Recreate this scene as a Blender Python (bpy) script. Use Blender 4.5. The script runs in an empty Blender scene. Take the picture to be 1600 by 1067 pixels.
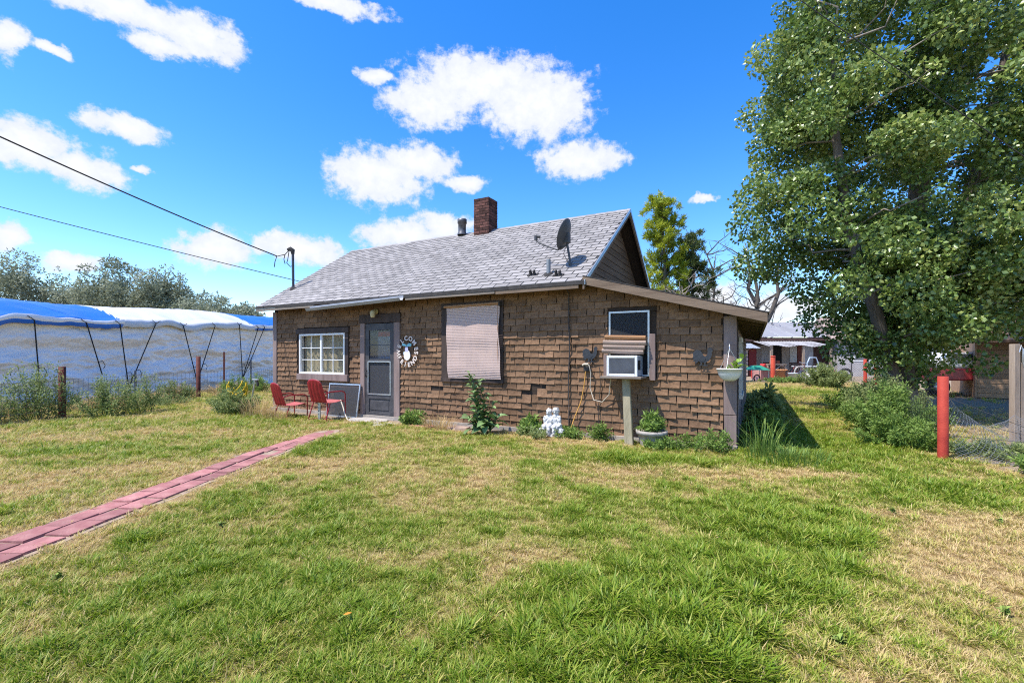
import bpy, bmesh, math, random
import numpy as np
from mathutils import Vector, Matrix, noise as mnoise

scn = bpy.context.scene
COL = scn.collection
R = math.radians
random.seed(7)
rng = np.random.default_rng(7)

# ------------------------------------------------------------------ camera
cam_d = bpy.data.cameras.new('camera')
cam = bpy.data.objects.new('camera', cam_d)
COL.objects.link(cam)
cam.location = (0, 0, 1.4)
cam.rotation_euler = (R(90), 0, 0)
cam_d.sensor_width = 36
cam_d.lens = 15.975
cam_d.shift_y = 21.5 / 1600
cam_d.clip_start = 0.05
cam_d.clip_end = 4000
scn.camera = cam

# ------------------------------------------------------------------ sun and sky
SUN_TO = Vector((-0.446, -0.184, 0.875)).normalized()      # direction towards the sun
sun_d = bpy.data.lights.new('sun', 'SUN')
sun_d.energy = 4.1
sun_d.angle = R(0.5)
sun_d.color = (1.0, 0.955, 0.88)
sun = bpy.data.objects.new('sun', sun_d)
COL.objects.link(sun)
sun.rotation_euler = SUN_TO.to_track_quat('Z', 'Y').to_euler()
sun.location = (-8, -4, 16)

world = bpy.data.worlds.new('World')
scn.world = world
world.use_nodes = True
wt = world.node_tree
wt.nodes.clear()


def wn(kind, **kw):
    n = wt.nodes.new(kind)
    for k, v in kw.items():
        setattr(n, k, v)
    return n


def wm(op, a, b=None, c=None, clamp=False):
    n = wt.nodes.new('ShaderNodeMath')
    n.operation = op
    n.use_clamp = clamp
    for i, s in enumerate((a, b, c)):
        if s is None:
            continue
        if isinstance(s, (int, float)):
            n.inputs[i].default_value = s
        else:
            wt.links.new(s, n.inputs[i])
    return n.outputs[0]


sky = wn('ShaderNodeTexSky', sky_type='NISHITA')
sky.sun_disc = False
sky.sun_elevation = math.asin(SUN_TO.z)
sky.sun_rotation = math.atan2(SUN_TO.x, SUN_TO.y)
sky.altitude = 300
sky.air_density = 1.0
sky.dust_density = 0.35
sky.ozone_density = 2.2
hs = wn('ShaderNodeHueSaturation')
hs.inputs['Hue'].default_value = 0.509
hs.inputs['Saturation'].default_value = 1.4
hs.inputs['Value'].default_value = 1.2
wt.links.new(sky.outputs[0], hs.inputs['Color'])
tc = wn('ShaderNodeTexCoord')
sep = wn('ShaderNodeSeparateXYZ')
wt.links.new(tc.outputs['Generated'], sep.inputs[0])
X, Y, Z = sep.outputs
az = wm('ARCTAN2', X, Y)
el = wm('DIVIDE', Z, wm('SQRT', wm('ADD', wm('MULTIPLY', X, X), wm('MULTIPLY', Y, Y))))
pos = wn('ShaderNodeCombineXYZ')
wt.links.new(az, pos.inputs[0])
wt.links.new(el, pos.inputs[1])


def wnoise(scale, detail, rough=0.55):
    n = wn('ShaderNodeTexNoise')
    n.inputs['Scale'].default_value = scale
    n.inputs['Detail'].default_value = detail
    n.inputs['Roughness'].default_value = rough
    wt.links.new(pos.outputs[0], n.inputs['Vector'])
    return n


warp = wnoise(13, 6, 0.62)
wv = wn('ShaderNodeVectorMath', operation='MULTIPLY_ADD')
wt.links.new(warp.outputs['Color'], wv.inputs[0])
wv.inputs[1].default_value = (0.085, 0.055, 0)
wv.inputs[2].default_value = (-0.0425, -0.0275, 0)
wa = wn('ShaderNodeVectorMath', operation='ADD')
wt.links.new(wv.outputs[0], wa.inputs[0])
wt.links.new(pos.outputs[0], wa.inputs[1])
CLOUDS = [(-0.72, 0.578, 0.11, 0.032), (-0.604, 0.575, 0.075, 0.040), (-0.66, 0.54, 0.05, 0.02),
          (-0.839, 0.464, 0.02, 0.026), (-0.794, 0.469, 0.024, 0.010), (-0.706, 0.383, 0.054, 0.026),
          (-0.819, 0.32, 0.046, 0.04), (-0.756, 0.297, 0.048, 0.029), (-0.4, 0.72, 0.12, 0.021),
          (-0.056, 0.598, 0.17, 0.06), (0.056, 0.548, 0.115, 0.078), (-0.181, 0.54, 0.09, 0.05),
          (-0.288, 0.589, 0.041, 0.019), (0.147, 0.425, 0.085, 0.042), (-0.288, 0.378, 0.097, 0.057),
          (-0.208, 0.413, 0.081, 0.039), (-0.105, 0.378, 0.047, 0.018), (-0.58, 0.197, 0.06, 0.034),
          (-0.435, 0.213, 0.09, 0.03), (-0.235, 0.256, 0.083, 0.036), (-0.147, 0.283, 0.069, 0.031),
          (0.401, 0.316, 0.022, 0.010), (-0.767, 0.145, 0.03, 0.015), (-0.837, 0.174, 0.022, 0.024),
          (0.524, 0.094, 0.075, 0.022), (0.418, 0.12, 0.05, 0.03), (-0.681, 0.315, 0.02, 0.008)]
rr = random.Random(3)
for i in range(14):                                   # the same kind of cumulus all the way round
    a = 0.95 + 4.38 * (i + rr.random()) / 14
    CLOUDS.append((a if a < math.pi else a - 2 * math.pi, 0.12 + 0.85 * rr.random(), 0.08 + 0.16 * rr.random(), 0.03 + 0.07 * rr.random()))
field = None
for (ca, ce, ra, re) in CLOUDS:
    s = wn('ShaderNodeVectorMath', operation='MULTIPLY_ADD')
    wt.links.new(wa.outputs[0], s.inputs[0])
    ra, re = ra * 1.1, re * 1.1
    s.inputs[1].default_value = (1 / ra, 1 / re, 0)
    s.inputs[2].default_value = (-ca / ra, -ce / re, 0)
    ln = wn('ShaderNodeVectorMath', operation='LENGTH')
    wt.links.new(s.outputs[0], ln.inputs[0])
    d = wm('SUBTRACT', 1.0, ln.outputs['Value'])
    field = d if field is None else wm('SMOOTH_MAX', field, d, 0.25)
det = wnoise(30, 8, 0.66)
f2 = wm('ADD', field, wm('MULTIPLY', wm('SUBTRACT', det.outputs[0], 0.5), 1.6))
mr = wn('ShaderNodeMapRange', interpolation_type='SMOOTHSTEP')
mr.inputs['From Min'].default_value = -0.16
mr.inputs['From Max'].default_value = 0.34
wt.links.new(f2, mr.inputs['Value'])
soft = wnoise(40, 4)
mixc = wn('ShaderNodeMixRGB')
mixc.inputs[1].default_value = (3.05, 3.25, 3.85, 1)
mixc.inputs[2].default_value = (4.0, 4.05, 4.15, 1)
wt.links.new(wm('MULTIPLY_ADD', f2, 0.8, wm('SUBTRACT', soft.outputs[0], 0.35), clamp=True), mixc.inputs[0])
mixs = wn('ShaderNodeMixRGB')
wt.links.new(wm('MULTIPLY', mr.outputs[0], 0.97), mixs.inputs[0])
wt.links.new(hs.outputs[0], mixs.inputs[1])
wt.links.new(mixc.outputs[0], mixs.inputs[2])
bg = wn('ShaderNodeBackground')
bg.inputs['Strength'].default_value = 0.15
wt.links.new(mixs.outputs[0], bg.inputs['Color'])
wo = wn('ShaderNodeOutputWorld')
wt.links.new(bg.outputs[0], wo.inputs['Surface'])

scn.view_settings.view_transform = 'Standard'
scn.view_settings.look = 'None'
scn.view_settings.gamma = 1
scn.view_settings.use_curve_mapping = False
scn.view_settings.exposure = 0.82
scn.cycles.max_bounces = 6
scn.cycles.diffuse_bounces = 3
scn.cycles.glossy_bounces = 2
scn.cycles.transmission_bounces = 3
scn.cycles.filter_width = 1.1
scn.cycles.transparent_max_bounces = 8
scn.cycles.use_adaptive_sampling = True
scn.cycles.use_denoising = False
scn.cycles.adaptive_threshold = 0.01

# ------------------------------------------------------------------ helpers


class MB:
    """Collects geometry for ONE mesh object."""

    def __init__(self):
        self.v, self.f, self.sm = [], [], []

    def add(self, vs, fs, M=None, smooth=False):
        o = len(self.v)
        for p in vs:
            p = Vector(p)
            self.v.append(tuple(M @ p if M else p))
        for q in fs:
            self.f.append([i + o for i in q])
            self.sm.append(smooth)
        return self

    def box(self, x0, x1, y0, y1, z0, z1, M=None):
        vs = [(x0, y0, z0), (x1, y0, z0), (x1, y1, z0), (x0, y1, z0), (x0, y0, z1), (x1, y0, z1), (x1, y1, z1), (x0, y1, z1)]
        return self.add(vs, [(0, 3, 2, 1), (4, 5, 6, 7), (0, 1, 5, 4), (1, 2, 6, 5), (2, 3, 7, 6), (3, 0, 4, 7)], M)

    def hexa(self, vs):
        return self.add(vs, [(0, 3, 2, 1), (4, 5, 6, 7), (0, 1, 5, 4), (1, 2, 6, 5), (2, 3, 7, 6), (3, 0, 4, 7)])

    def tube(self, pts, r, n=6, cap=True, smooth=True):
        pts = [Vector(p) for p in pts]
        rs = r if isinstance(r, (list, tuple)) else [r] * len(pts)
        rings = []
        up = None
        for i, p in enumerate(pts):
            a = pts[max(i - 1, 0)]
            b = pts[min(i + 1, len(pts) - 1)]
            t = (b - a).normalized()
            if up is None:
                up = Vector((0, 0, 1)) if abs(t.z) < 0.9 else Vector((1, 0, 0))
            sx = t.cross(up)
            if sx.length < 1e-5:
                sx = t.orthogonal()
            sx.normalize()
            sy = sx.cross(t).normalized()
            up = sy
            rings.append([p + (sx * math.cos(2 * math.pi * k / n) + sy * math.sin(2 * math.pi * k / n)) * rs[i] for k in range(n)])
        vs = [q for ring in rings for q in ring]
        fs = []
        for i in range(len(rings) - 1):
            for k in range(n):
                k2 = (k + 1) % n
                fs.append((i * n + k, i * n + k2, (i + 1) * n + k2, (i + 1) * n + k))
        self.add(vs, fs, smooth=smooth)
        if cap:
            m = len(vs)
            self.add(rings[0], [tuple(range(n))[::-1]])
            self.add(rings[-1], [tuple(range(n))])
        return self

    def lathe(self, prof, n=20, M=None, smooth=True):
        vs = [(r * math.cos(2 * math.pi * k / n), r * math.sin(2 * math.pi * k / n), z) for r, z in prof for k in range(n)]
        fs = []
        for i in range(len(prof) - 1):
            for k in range(n):
                k2 = (k + 1) % n
                fs.append((i * n + k, i * n + k2, (i + 1) * n + k2, (i + 1) * n + k))
        return self.add(vs, fs, M, smooth)

    def prism(self, outline, y0, y1, M=None):
        """outline: xz polygon (counter-clockwise seen from -y), extruded in y"""
        n = len(outline)
        vs = [(x, y0, z) for x, z in outline] + [(x, y1, z) for x, z in outline]
        fs = [tuple(range(n)), tuple(range(2 * n - 1, n - 1, -1))]
        fs += [(i, i + n, (i + 1) % n + n, (i + 1) % n) for i in range(n)]
        return self.add(vs, fs, M)

    def ball(self, c, r, n=10, M=None):
        rx, ry, rz = r if isinstance(r, (tuple, list)) else (r, r, r)
        prof = [(math.sin(math.pi * i / n), -math.cos(math.pi * i / n)) for i in range(n + 1)]
        m = 12
        vs = [(c[0] + rx * a * math.cos(2 * math.pi * k / m), c[1] + ry * a * math.sin(2 * math.pi * k / m), c[2] + rz * z) for a, z in prof for k in range(m)]
        fs = []
        for i in range(n):
            for k in range(m):
                k2 = (k + 1) % m
                fs.append((i * m + k, i * m + k2, (i + 1) * m + k2, (i + 1) * m + k))
        return self.add(vs, fs, M, True)

    def grid(self, P, smooth=True):
        """P: 2D list of points"""
        nr, nc = len(P), len(P[0])
        vs = [p for row in P for p in row]
        fs = [(i * nc + j, i * nc + j + 1, (i + 1) * nc + j + 1, (i + 1) * nc + j) for i in range(nr - 1) for j in range(nc - 1)]
        return self.add(vs, fs, smooth=smooth)

    def mesh(self, name, mat):
        me = bpy.data.meshes.new(name)
        me.from_pydata([tuple(p) for p in self.v], [], self.f)
        if any(self.sm):
            me.polygons.foreach_set('use_smooth', self.sm)
        if mat:
            me.materials.append(mat)
        me.update()
        return me

    def build(self, name, mat, parent=None, bevel=0):
        o = bpy.data.objects.new(name, self.mesh(name, mat))
        COL.objects.link(o)
        o.parent = parent
        if bevel:
            b = o.modifiers.new('bevel', 'BEVEL')
            b.width = bevel
            b.segments = 1
            b.limit_method = 'ANGLE'
        return o


def fast_mesh(name, verts, tris, mat, attr=None, parent=None):
    """large triangle mesh from numpy arrays"""
    me = bpy.data.meshes.new(name)
    nv, nt = len(verts), len(tris)
    me.vertices.add(nv)
    me.vertices.foreach_set('co', np.asarray(verts, np.float32).ravel())
    me.loops.add(nt * 3)
    me.loops.foreach_set('vertex_index', np.asarray(tris, np.int32).ravel())
    me.polygons.add(nt)
    me.polygons.foreach_set('loop_start', np.arange(0, nt * 3, 3, dtype=np.int32))
    me.polygons.foreach_set('loop_total', np.full(nt, 3, np.int32))
    if attr:
        for k, v in attr.items():
            a = me.attributes.new(k, 'FLOAT', 'POINT')
            a.data.foreach_set('value', np.asarray(v, np.float32))
    if mat:
        me.materials.append(mat)
    me.update(calc_edges=True)
    o = bpy.data.objects.new(name, me)
    COL.objects.link(o)
    o.parent = parent
    return o


def tag(o, label=None, cat=None, group=None, kind=None):
    if label:
        o['label'] = label
    if cat:
        o['category'] = cat
    if group:
        o['group'] = group
    if kind:
        o['kind'] = kind
    return o


HC = Vector((3.29, 6.716, 0))
HROT = -math.atan2(0.4701, 0.8826)
HM = Matrix.Translation(HC) @ Matrix.Rotation(HROT, 4, 'Z')


def thing(name, label, cat, loc=(0, 0, 0), rotz=0, group=None, house=False):
    o = bpy.data.objects.new(name, None)
    o.empty_display_size = 0.1
    COL.objects.link(o)
    if house:                                          # loc given in the house's own axes
        o.location = HM @ Vector(loc)
        o.rotation_euler = (0, 0, HROT + rotz)
    else:
        o.location = loc
        o.rotation_euler = (0, 0, rotz)
    return tag(o, label, cat, group)


def Mt(name, col, rough=0.7, var=0.18, scale=6.0, bump=0.0, bscale=None, metal=0.0, spec=0.3, rnd=0.0, col2=None,
       stretch=(1, 1, 1), island=False, detail=6, stain=0.0):
    m = bpy.data.materials.new(name)
    m.use_nodes = True
    t = m.node_tree
    b = t.nodes['Principled BSDF']
    b.inputs['Roughness'].default_value = rough
    b.inputs['Metallic'].default_value = metal
    b.inputs['Specular IOR Level'].default_value = spec
    co = t.nodes.new('ShaderNodeTexCoord')
    mp = t.nodes.new('ShaderNodeMapping')
    mp.inputs['Scale'].default_value = stretch
    t.links.new(co.outputs['Object'], mp.inputs[0])
    nz = t.nodes.new('ShaderNodeTexNoise')
    nz.inputs['Scale'].default_value = scale
    nz.inputs['Detail'].default_value = detail
    nz.inputs['Roughness'].default_value = 0.62
    t.links.new(mp.outputs[0], nz.inputs['Vector'])
    ramp = t.nodes.new('ShaderNodeMapRange')
    ramp.inputs['From Min'].default_value = 0.3
    ramp.inputs['From Max'].default_value = 0.7
    t.links.new(nz.outputs[0], ramp.inputs['Value'])
    mix = t.nodes.new('ShaderNodeMixRGB')
    c2 = col2 if col2 else tuple(min(1, c * (1 + var)) for c in col)
    c1 = col if col2 else tuple(c * (1 - var) for c in col)
    mix.inputs[1].default_value = (*c1, 1)
    mix.inputs[2].default_value = (*c2, 1)
    t.links.new(ramp.outputs[0], mix.inputs[0])
    out = mix.outputs[0]
    if rnd:
        if island:
            g = t.nodes.new('ShaderNodeNewGeometry')
            oi = t.nodes.new('ShaderNodeObjectInfo')
            ad = t.nodes.new('ShaderNodeMath')
            ad.operation = 'ADD'
            t.links.new(g.outputs['Random Per Island'], ad.inputs[0])
            t.links.new(oi.outputs['Random'], ad.inputs[1])
            fr = t.nodes.new('ShaderNodeMath')
            fr.operation = 'FRACT'
            t.links.new(ad.outputs[0], fr.inputs[0])
            src = fr.outputs[0]
        else:
            src = t.nodes.new('ShaderNodeObjectInfo').outputs['Random']
        mr_ = t.nodes.new('ShaderNodeMapRange')
        mr_.inputs['To Min'].default_value = 1 - rnd
        mr_.inputs['To Max'].default_value = 1 + rnd
        t.links.new(src, mr_.inputs['Value'])
        h = t.nodes.new('ShaderNodeHueSaturation')
        t.links.new(mr_.outputs[0], h.inputs['Value'])
        t.links.new(out, h.inputs['Color'])
        out = h.outputs[0]
    if stain:
        gp_ = t.nodes.new('ShaderNodeNewGeometry')
        sn = t.nodes.new('ShaderNodeTexNoise')
        sn.inputs['Scale'].default_value = 1.7
        sn.inputs['Detail'].default_value = 7
        sn.inputs['Roughness'].default_value = 0.65
        t.links.new(gp_.outputs['Position'], sn.inputs['Vector'])
        sr_ = t.nodes.new('ShaderNodeMapRange')
        sr_.inputs['From Min'].default_value = 0.3
        sr_.inputs['From Max'].default_value = 0.7
        sr_.inputs['To Min'].default_value = 1 - stain
        sr_.inputs['To Max'].default_value = 1 + stain
        t.links.new(sn.outputs[0], sr_.inputs['Value'])
        h2 = t.nodes.new('ShaderNodeHueSaturation')
        t.links.new(sr_.outputs[0], h2.inputs['Value'])
        t.links.new(out, h2.inputs['Color'])
        out = h2.outputs[0]
    t.links.new(out, b.inputs['Base Color'])
    if bump:
        bn = t.nodes.new('ShaderNodeBump')
        bn.inputs['Strength'].default_value = bump
        bn.inputs['Distance'].default_value = 0.01
        n2 = nz
        if bscale:
            n2 = t.nodes.new('ShaderNodeTexNoise')
            n2.inputs['Scale'].default_value = bscale
            n2.inputs['Detail'].default_value = 5
            t.links.new(mp.outputs[0], n2.inputs['Vector'])
        t.links.new(n2.outputs[0], bn.inputs['Height'])
        t.links.new(bn.outputs[0], b.inputs['Normal'])
    return m


def leaf_mat(name, dark, light, rough=0.45, spec=0.5, trans=0.3, attr='rnd', inst=False, third=None):
    """foliage: colour by a per-leaf attribute, some light let through"""
    m = bpy.data.materials.new(name)
    m.use_nodes = True
    t = m.node_tree
    b = t.nodes['Principled BSDF']
    b.inputs['Roughness'].default_value = rough
    b.inputs['Specular IOR Level'].default_value = spec
    a = t.nodes.new('ShaderNodeAttribute')
    a.attribute_name = attr
    a.attribute_type = 'INSTANCER' if inst else 'GEOMETRY'
    cr = t.nodes.new('ShaderNodeValToRGB')
    cr.color_ramp.elements[0].color = (*dark, 1)
    cr.color_ramp.elements[1].color = (*light, 1)
    if third:
        e = cr.color_ramp.elements.new(0.55)
        e.color = (*third, 1)
    t.links.new(a.outputs['Fac'], cr.inputs[0])
    t.links.new(cr.outputs[0], b.inputs['Base Color'])
    tr = t.nodes.new('ShaderNodeBsdfTranslucent')
    t.links.new(cr.outputs[0], tr.inputs['Color'])
    mx = t.nodes.new('ShaderNodeMixShader')
    mx.inputs[0].default_value = trans
    t.links.new(b.outputs[0], mx.inputs[1])
    t.links.new(tr.outputs[0], mx.inputs[2])
    t.links.new(mx.outputs[0], t.nodes['Material Output'].inputs['Surface'])
    return m


def glass_mat(name, col=(0.02, 0.025, 0.03), alpha=0.55, rough=0.03):
    m = bpy.data.materials.new(name)
    m.use_nodes = True
    t = m.node_tree
    b = t.nodes['Principled BSDF']
    b.inputs['Base Color'].default_value = (*col, 1)
    b.inputs['Roughness'].default_value = rough
    b.inputs['Specular IOR Level'].default_value = 0.6
    b.inputs['Alpha'].default_value = alpha
    return m


def leaf_cards(P, A, L, W, fold=0.25, rg=rng):
    """rhombic leaves: P base points, A axis (unit), L lengths, W half widths -> verts, tris"""
    n = len(P)
    T = rg.normal(size=(n, 3))
    S = np.cross(A, T)
    S /= np.linalg.norm(S, axis=1, keepdims=True) + 1e-9
    N = np.cross(S, A)
    mid = P + A * (L * 0.45)[:, None]
    V = np.empty((n, 4, 3))
    V[:, 0] = P
    V[:, 1] = mid + S * W[:, None] - N * (W * fold)[:, None]
    V[:, 2] = P + A * L[:, None]
    V[:, 3] = mid - S * W[:, None] - N * (W * fold)[:, None]
    b = np.arange(n)[:, None] * 4
    tri = np.concatenate([b + np.array([[0, 1, 2]]), b + np.array([[0, 2, 3]])], axis=1).reshape(-1, 3)
    return V.reshape(-1, 3), tri


def unit(a):
    return a / (np.linalg.norm(a, axis=-1, keepdims=True) + 1e-9)
# ------------------------------------------------------------------ ground


def fbm(x, y, s, o=3):
    return mnoise.fractal(Vector((x * s, y * s, 3.7)), 1.0, 2.0, o, noise_basis='PERLIN_ORIGINAL')


def sm(a, b, t):
    t = min(1, max(0, (t - a) / (b - a)))
    return t * t * (3 - 2 * t)


def blob(x, y, cx, cy, rx, ry, ang=0):
    c, s = math.cos(ang), math.sin(ang)
    dx, dy = x - cx, y - cy
    return max(0.0, 1 - math.hypot((dx * c + dy * s) / rx, (-dx * s + dy * c) / ry))


def h_local(x, y):
    dx, dy = x - HC.x, y - HC.y
    return dx * 0.8826 - dy * 0.4701, dx * 0.4701 + dy * 0.8826


def fence_side(x, y):
    """signed distance to the right of the right-hand fence line (positive = beyond it)"""
    # line (3.9,2.2) -> (5.75,6.0) -> (13.6,17.4)
    if y < 6.0:
        ax, ay, dx, dy = 5.75, 6.0, 0.02, -1.0
        ax2 = 5.75 + (6.0 - y) * 0.05
        return x - ax2
    return ((x - 5.75) * 11.4 - (y - 6.0) * 7.85) / math.hypot(11.4, 7.85)


def dryness(x, y):
    """0 lush green, 0.5 yellowing, 1 straw"""
    v = 0.43 + 0.55 * fbm(x, y, 0.55) + 0.42 * fbm(x + 31, y, 2.1) + 0.30 * fbm(x, y + 9, 6)
    v += 0.85 * blob(x, y, 2.9, 3.1, 2.2, 0.75, math.atan2(1.9, 2.8))
    v += 0.7 * blob(x, y, 4.3, 3.2, 1.2, 0.9)
    v += 0.8 * blob(x, y, 2.5, 5.4, 1.3, 0.45, -0.1)
    v += 0.9 * blob(x, y, 3.7, 5.3, 0.8, 0.4, -0.2)
    v += 0.7 * blob(x, y, -0.5, 3.2, 1.2, 0.35, 0.1)
    v += 0.5 * blob(x, y, -1.0, 5.2, 1.8, 0.6, 0.1)
    v += 0.5 * blob(x, y, -2.6, 6.0, 1.2, 0.4, 0.1)
    v += 0.6 * blob(x, y, -6.0, 8.3, 2.2, 0.6, 0.0)
    v += 0.5 * blob(x, y, -5.0, 5.5, 2.6, 0.5, 0.2)
    v -= 1.3 * blob(x, y, 2.2, 3.75, 1.1, 0.8)
    v -= 1.2 * blob(x, y, 0.9, 2.4, 1.3, 0.9, 0.3)
    v -= 0.9 * blob(x, y, 1.6, 2.9, 0.9, 0.6)
    v -= 0.8 * blob(x, y, 1.7, 5.9, 1.4, 0.5, -0.3)
    v -= 0.8 * blob(x, y, 4.6, 6.6, 1.3, 2.6, -0.5)
    v -= 0.7 * blob(x, y, 4.6, 4.7, 1.1, 0.6)
    v -= 0.5 * blob(x, y, -6, 6.8, 2.0, 0.8)
    v += 0.9 * blob(x, y, 13.5, 22, 6, 5)
    pd = abs(x + 3.63 - (y - 3.2) * 0.044)
    v += 0.55 * (1 - sm(0.26, 0.52, pd)) * (1 if y < 8.6 else 0)
    if x < -8.2:
        v += 0.45 * sm(-8.2, -10.5, x)
    hx, hy = h_local(x, y)
    if -10.9 < hx < -1.7 and hy > -1.2:
        v += 0.8 * sm(-0.95, -0.25, hy)
    if y > 17:
        v += 0.15
    if fence_side(x, y) > 0:
        v += 0.4
    return min(1.0, max(0.0, v))


def dirtness(x, y):
    d = 0.0
    fs = fence_side(x, y)
    if fs > -0.3:
        d = max(d, sm(-0.1, 0.5, fs + 0.35 * fbm(x, y, 1.2)) * (0.86 + 0.5 * fbm(x, y + 5, 0.7)))
    hx, hy = h_local(x, y)
    if -10.9 < hx < -3.9 and hy > -1.3:
        d = max(d, sm(-0.75, -0.35, hy + 0.25 * fbm(x, y, 1.5)))
    elif -3.9 <= hx < 0 and hy > -0.6:
        d = max(d, 0.7 * sm(-0.3, -0.05, hy + 0.15 * fbm(x, y, 1.5)))
    pd = abs(x + 3.63 - (y - 3.2) * 0.044)
    if y < 8.7:
        d = max(d, 0.85 * (1 - sm(0.2, 0.33, pd + 0.1 * fbm(x, y, 3))))
    if y > 23:
        d = max(d, 0.85 * sm(23, 25, y + fbm(x, y, 0.3)))
    if x < -11:
        d = max(d, 0.5 * sm(-11, -13, x))
    return min(1.0, max(0.0, d))


def ground_z(x, y):
    r = math.hypot(x, y)
    z = 0.035 * fbm(x, y, 0.45) + 0.014 * fbm(x, y, 1.9)
    hx, hy = h_local(x, y)
    if -11.2 < hx < 0.5 and -0.6 < hy:
        z *= 0.3
    return z * (1 if r < 40 else 40 / r)


NG = 260
cs = np.sinh(np.linspace(-1, 1, NG) * 6.0)
cs = cs / cs[-1] * 900.0
# offset so that the fine part lies in front of the camera
gx = cs + 0.0
gy = cs + 5.0
gv, gd, gdirt = [], [], []
for yy in gy:
    for xx in gx:
        near = abs(xx) < 60 and abs(yy) < 60
        gv.append((xx, yy, ground_z(xx, yy) if near else 0.0))
        gd.append(dryness(xx, yy) if near else 0.75)
        gdirt.append(dirtness(xx, yy) if near else 0.4)
idx = np.arange(NG * NG).reshape(NG, NG)
a, b, c, d = idx[:-1, :-1].ravel(), idx[:-1, 1:].ravel(), idx[1:, 1:].ravel(), idx[1:, :-1].ravel()
gt = np.concatenate([np.stack([a, b, c], 1), np.stack([a, c, d], 1)])

gm = bpy.data.materials.new('ground_turf')
gm.use_nodes = True
t = gm.node_tree
B = t.nodes['Principled BSDF']
B.inputs['Roughness'].default_value = 0.95
B.inputs['Specular IOR Level'].default_value = 0.1
geo = t.nodes.new('ShaderNodeNewGeometry')


def gnoise(scale, detail=6):
    n = t.nodes.new('ShaderNodeTexNoise')
    n.inputs['Scale'].default_value = scale
    n.inputs['Detail'].default_value = detail
    n.inputs['Roughness'].default_value = 0.65
    t.links.new(geo.outputs['Position'], n.inputs['Vector'])
    return n.outputs[0]


def gmath(op, a, b):
    n = t.nodes.new('ShaderNodeMath')
    n.operation = op
    n.use_clamp = True
    for i, s in enumerate((a, b)):
        if isinstance(s, (int, float)):
            n.inputs[i].default_value = s
        else:
            t.links.new(s, n.inputs[i])
    return n.outputs[0]


def gramp(fac, stops):
    cr = t.nodes.new('ShaderNodeValToRGB')
    el_ = cr.color_ramp.elements
    el_[0].position, el_[0].color = stops[0][0], (*stops[0][1], 1)
    el_[1].position, el_[1].color = stops[-1][0], (*stops[-1][1], 1)
    for p, c_ in stops[1:-1]:
        e = el_.new(p)
        e.color = (*c_, 1)
    t.links.new(fac, cr.inputs[0])
    return cr.outputs[0]


ad = t.nodes.new('ShaderNodeAttribute')
ad.attribute_name = 'dry'
at_ = t.nodes.new('ShaderNodeAttribute')
at_.attribute_name = 'dirt'
dn = gmath('ADD', ad.outputs['Fac'], gmath('MULTIPLY', gmath('SUBTRACT', gnoise(14), 0.35), 0.6))
turf = gramp(dn, [(0.0, (0.10, 0.14, 0.02)), (0.4, (0.19, 0.19, 0.045)), (0.75, (0.28, 0.22, 0.085)), (1.0, (0.34, 0.235, 0.115))])
soil = gramp(gnoise(9, 9), [(0.3, (0.20, 0.145, 0.10)), (0.52, (0.34, 0.265, 0.19)), (0.72, (0.46, 0.37, 0.27))])
mxg = t.nodes.new('ShaderNodeMixRGB')
dm = t.nodes.new('ShaderNodeMapRange')
dm.inputs['From Min'].default_value = 0.3
dm.inputs['From Max'].default_value = 0.75
t.links.new(gmath('ADD', at_.outputs['Fac'], gmath('MULTIPLY', gmath('SUBTRACT', gnoise(6), 0.45), 0.7)), dm.inputs['Value'])
t.links.new(dm.outputs[0], mxg.inputs[0])
t.links.new(turf, mxg.inputs[1])
t.links.new(soil, mxg.inputs[2])
gap_shade = gramp(gnoise(150, 3), [(0.36, (0.42, 0.40, 0.36)), (0.5, (0.95, 0.95, 0.95)), (0.64, (1.25, 1.22, 1.15))])  # shade of dark gaps between blades painted in as fine noise
mul = t.nodes.new('ShaderNodeMixRGB')
mul.blend_type = 'MULTIPLY'
mul.inputs[0].default_value = 1.0
t.links.new(mxg.outputs[0], mul.inputs[1])
t.links.new(gap_shade, mul.inputs[2])
t.links.new(mul.outputs[0], B.inputs['Base Color'])
bp = t.nodes.new('ShaderNodeBump')
bp.inputs['Strength'].default_value = 0.9
bp.inputs['Distance'].default_value = 0.03
t.links.new(gnoise(32, 8), bp.inputs['Height'])
t.links.new(bp.outputs[0], B.inputs['Normal'])
ground = fast_mesh('ground', np.array(gv), gt, gm, {'dry': gd, 'dirt': gdirt})
tag(ground, 'yard ground of turf and bare earth', 'ground', kind='structure')

# paved path: two columns of pink-red concrete pavers
paver_m = Mt('paver_pink', (0.27, 0.092, 0.09), 0.9, 0.22, 7, 0.35, 60, rnd=0.22, col2=(0.40, 0.20, 0.175), stain=0.25)
joint_m = Mt('path_sand', (0.33, 0.24, 0.17), 0.95, 0.3, 20, 0.4)
path = MB()
pts = []
for i in range(30):
    y = 0.6 + 7.9 * i / 29
    x = -3.63 + (y - 3.2) * 0.044
    pts.append([(x - 0.25 + 0.03 * fbm(y, 1, 3), y, ground_z(x - 0.31, y) + 0.004), (x + 0.25 + 0.03 * fbm(y, 5, 3), y, ground_z(x + 0.31, y) + 0.004)])
path.grid(pts)
po = tag(path.build('path', joint_m), 'sandy bed of the garden path to the door', 'path', kind='structure')
pv = MB()
w, l, hh = 0.205, 0.30, 0.05
pv.hexa([(-w / 2, -l / 2, -hh), (w / 2, -l / 2, -hh), (w / 2, l / 2, -hh), (-w / 2, l / 2, -hh), (-w / 2 + .006, -l / 2 + .006, 0), (w / 2 - .006, -l / 2 + .006, 0), (w / 2 - .006, l / 2 - .006, 0), (-w / 2 + .006, l / 2 - .006, 0)])
pme = pv.mesh('paver', paver_m)
y = 0.75
row = 0
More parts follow.
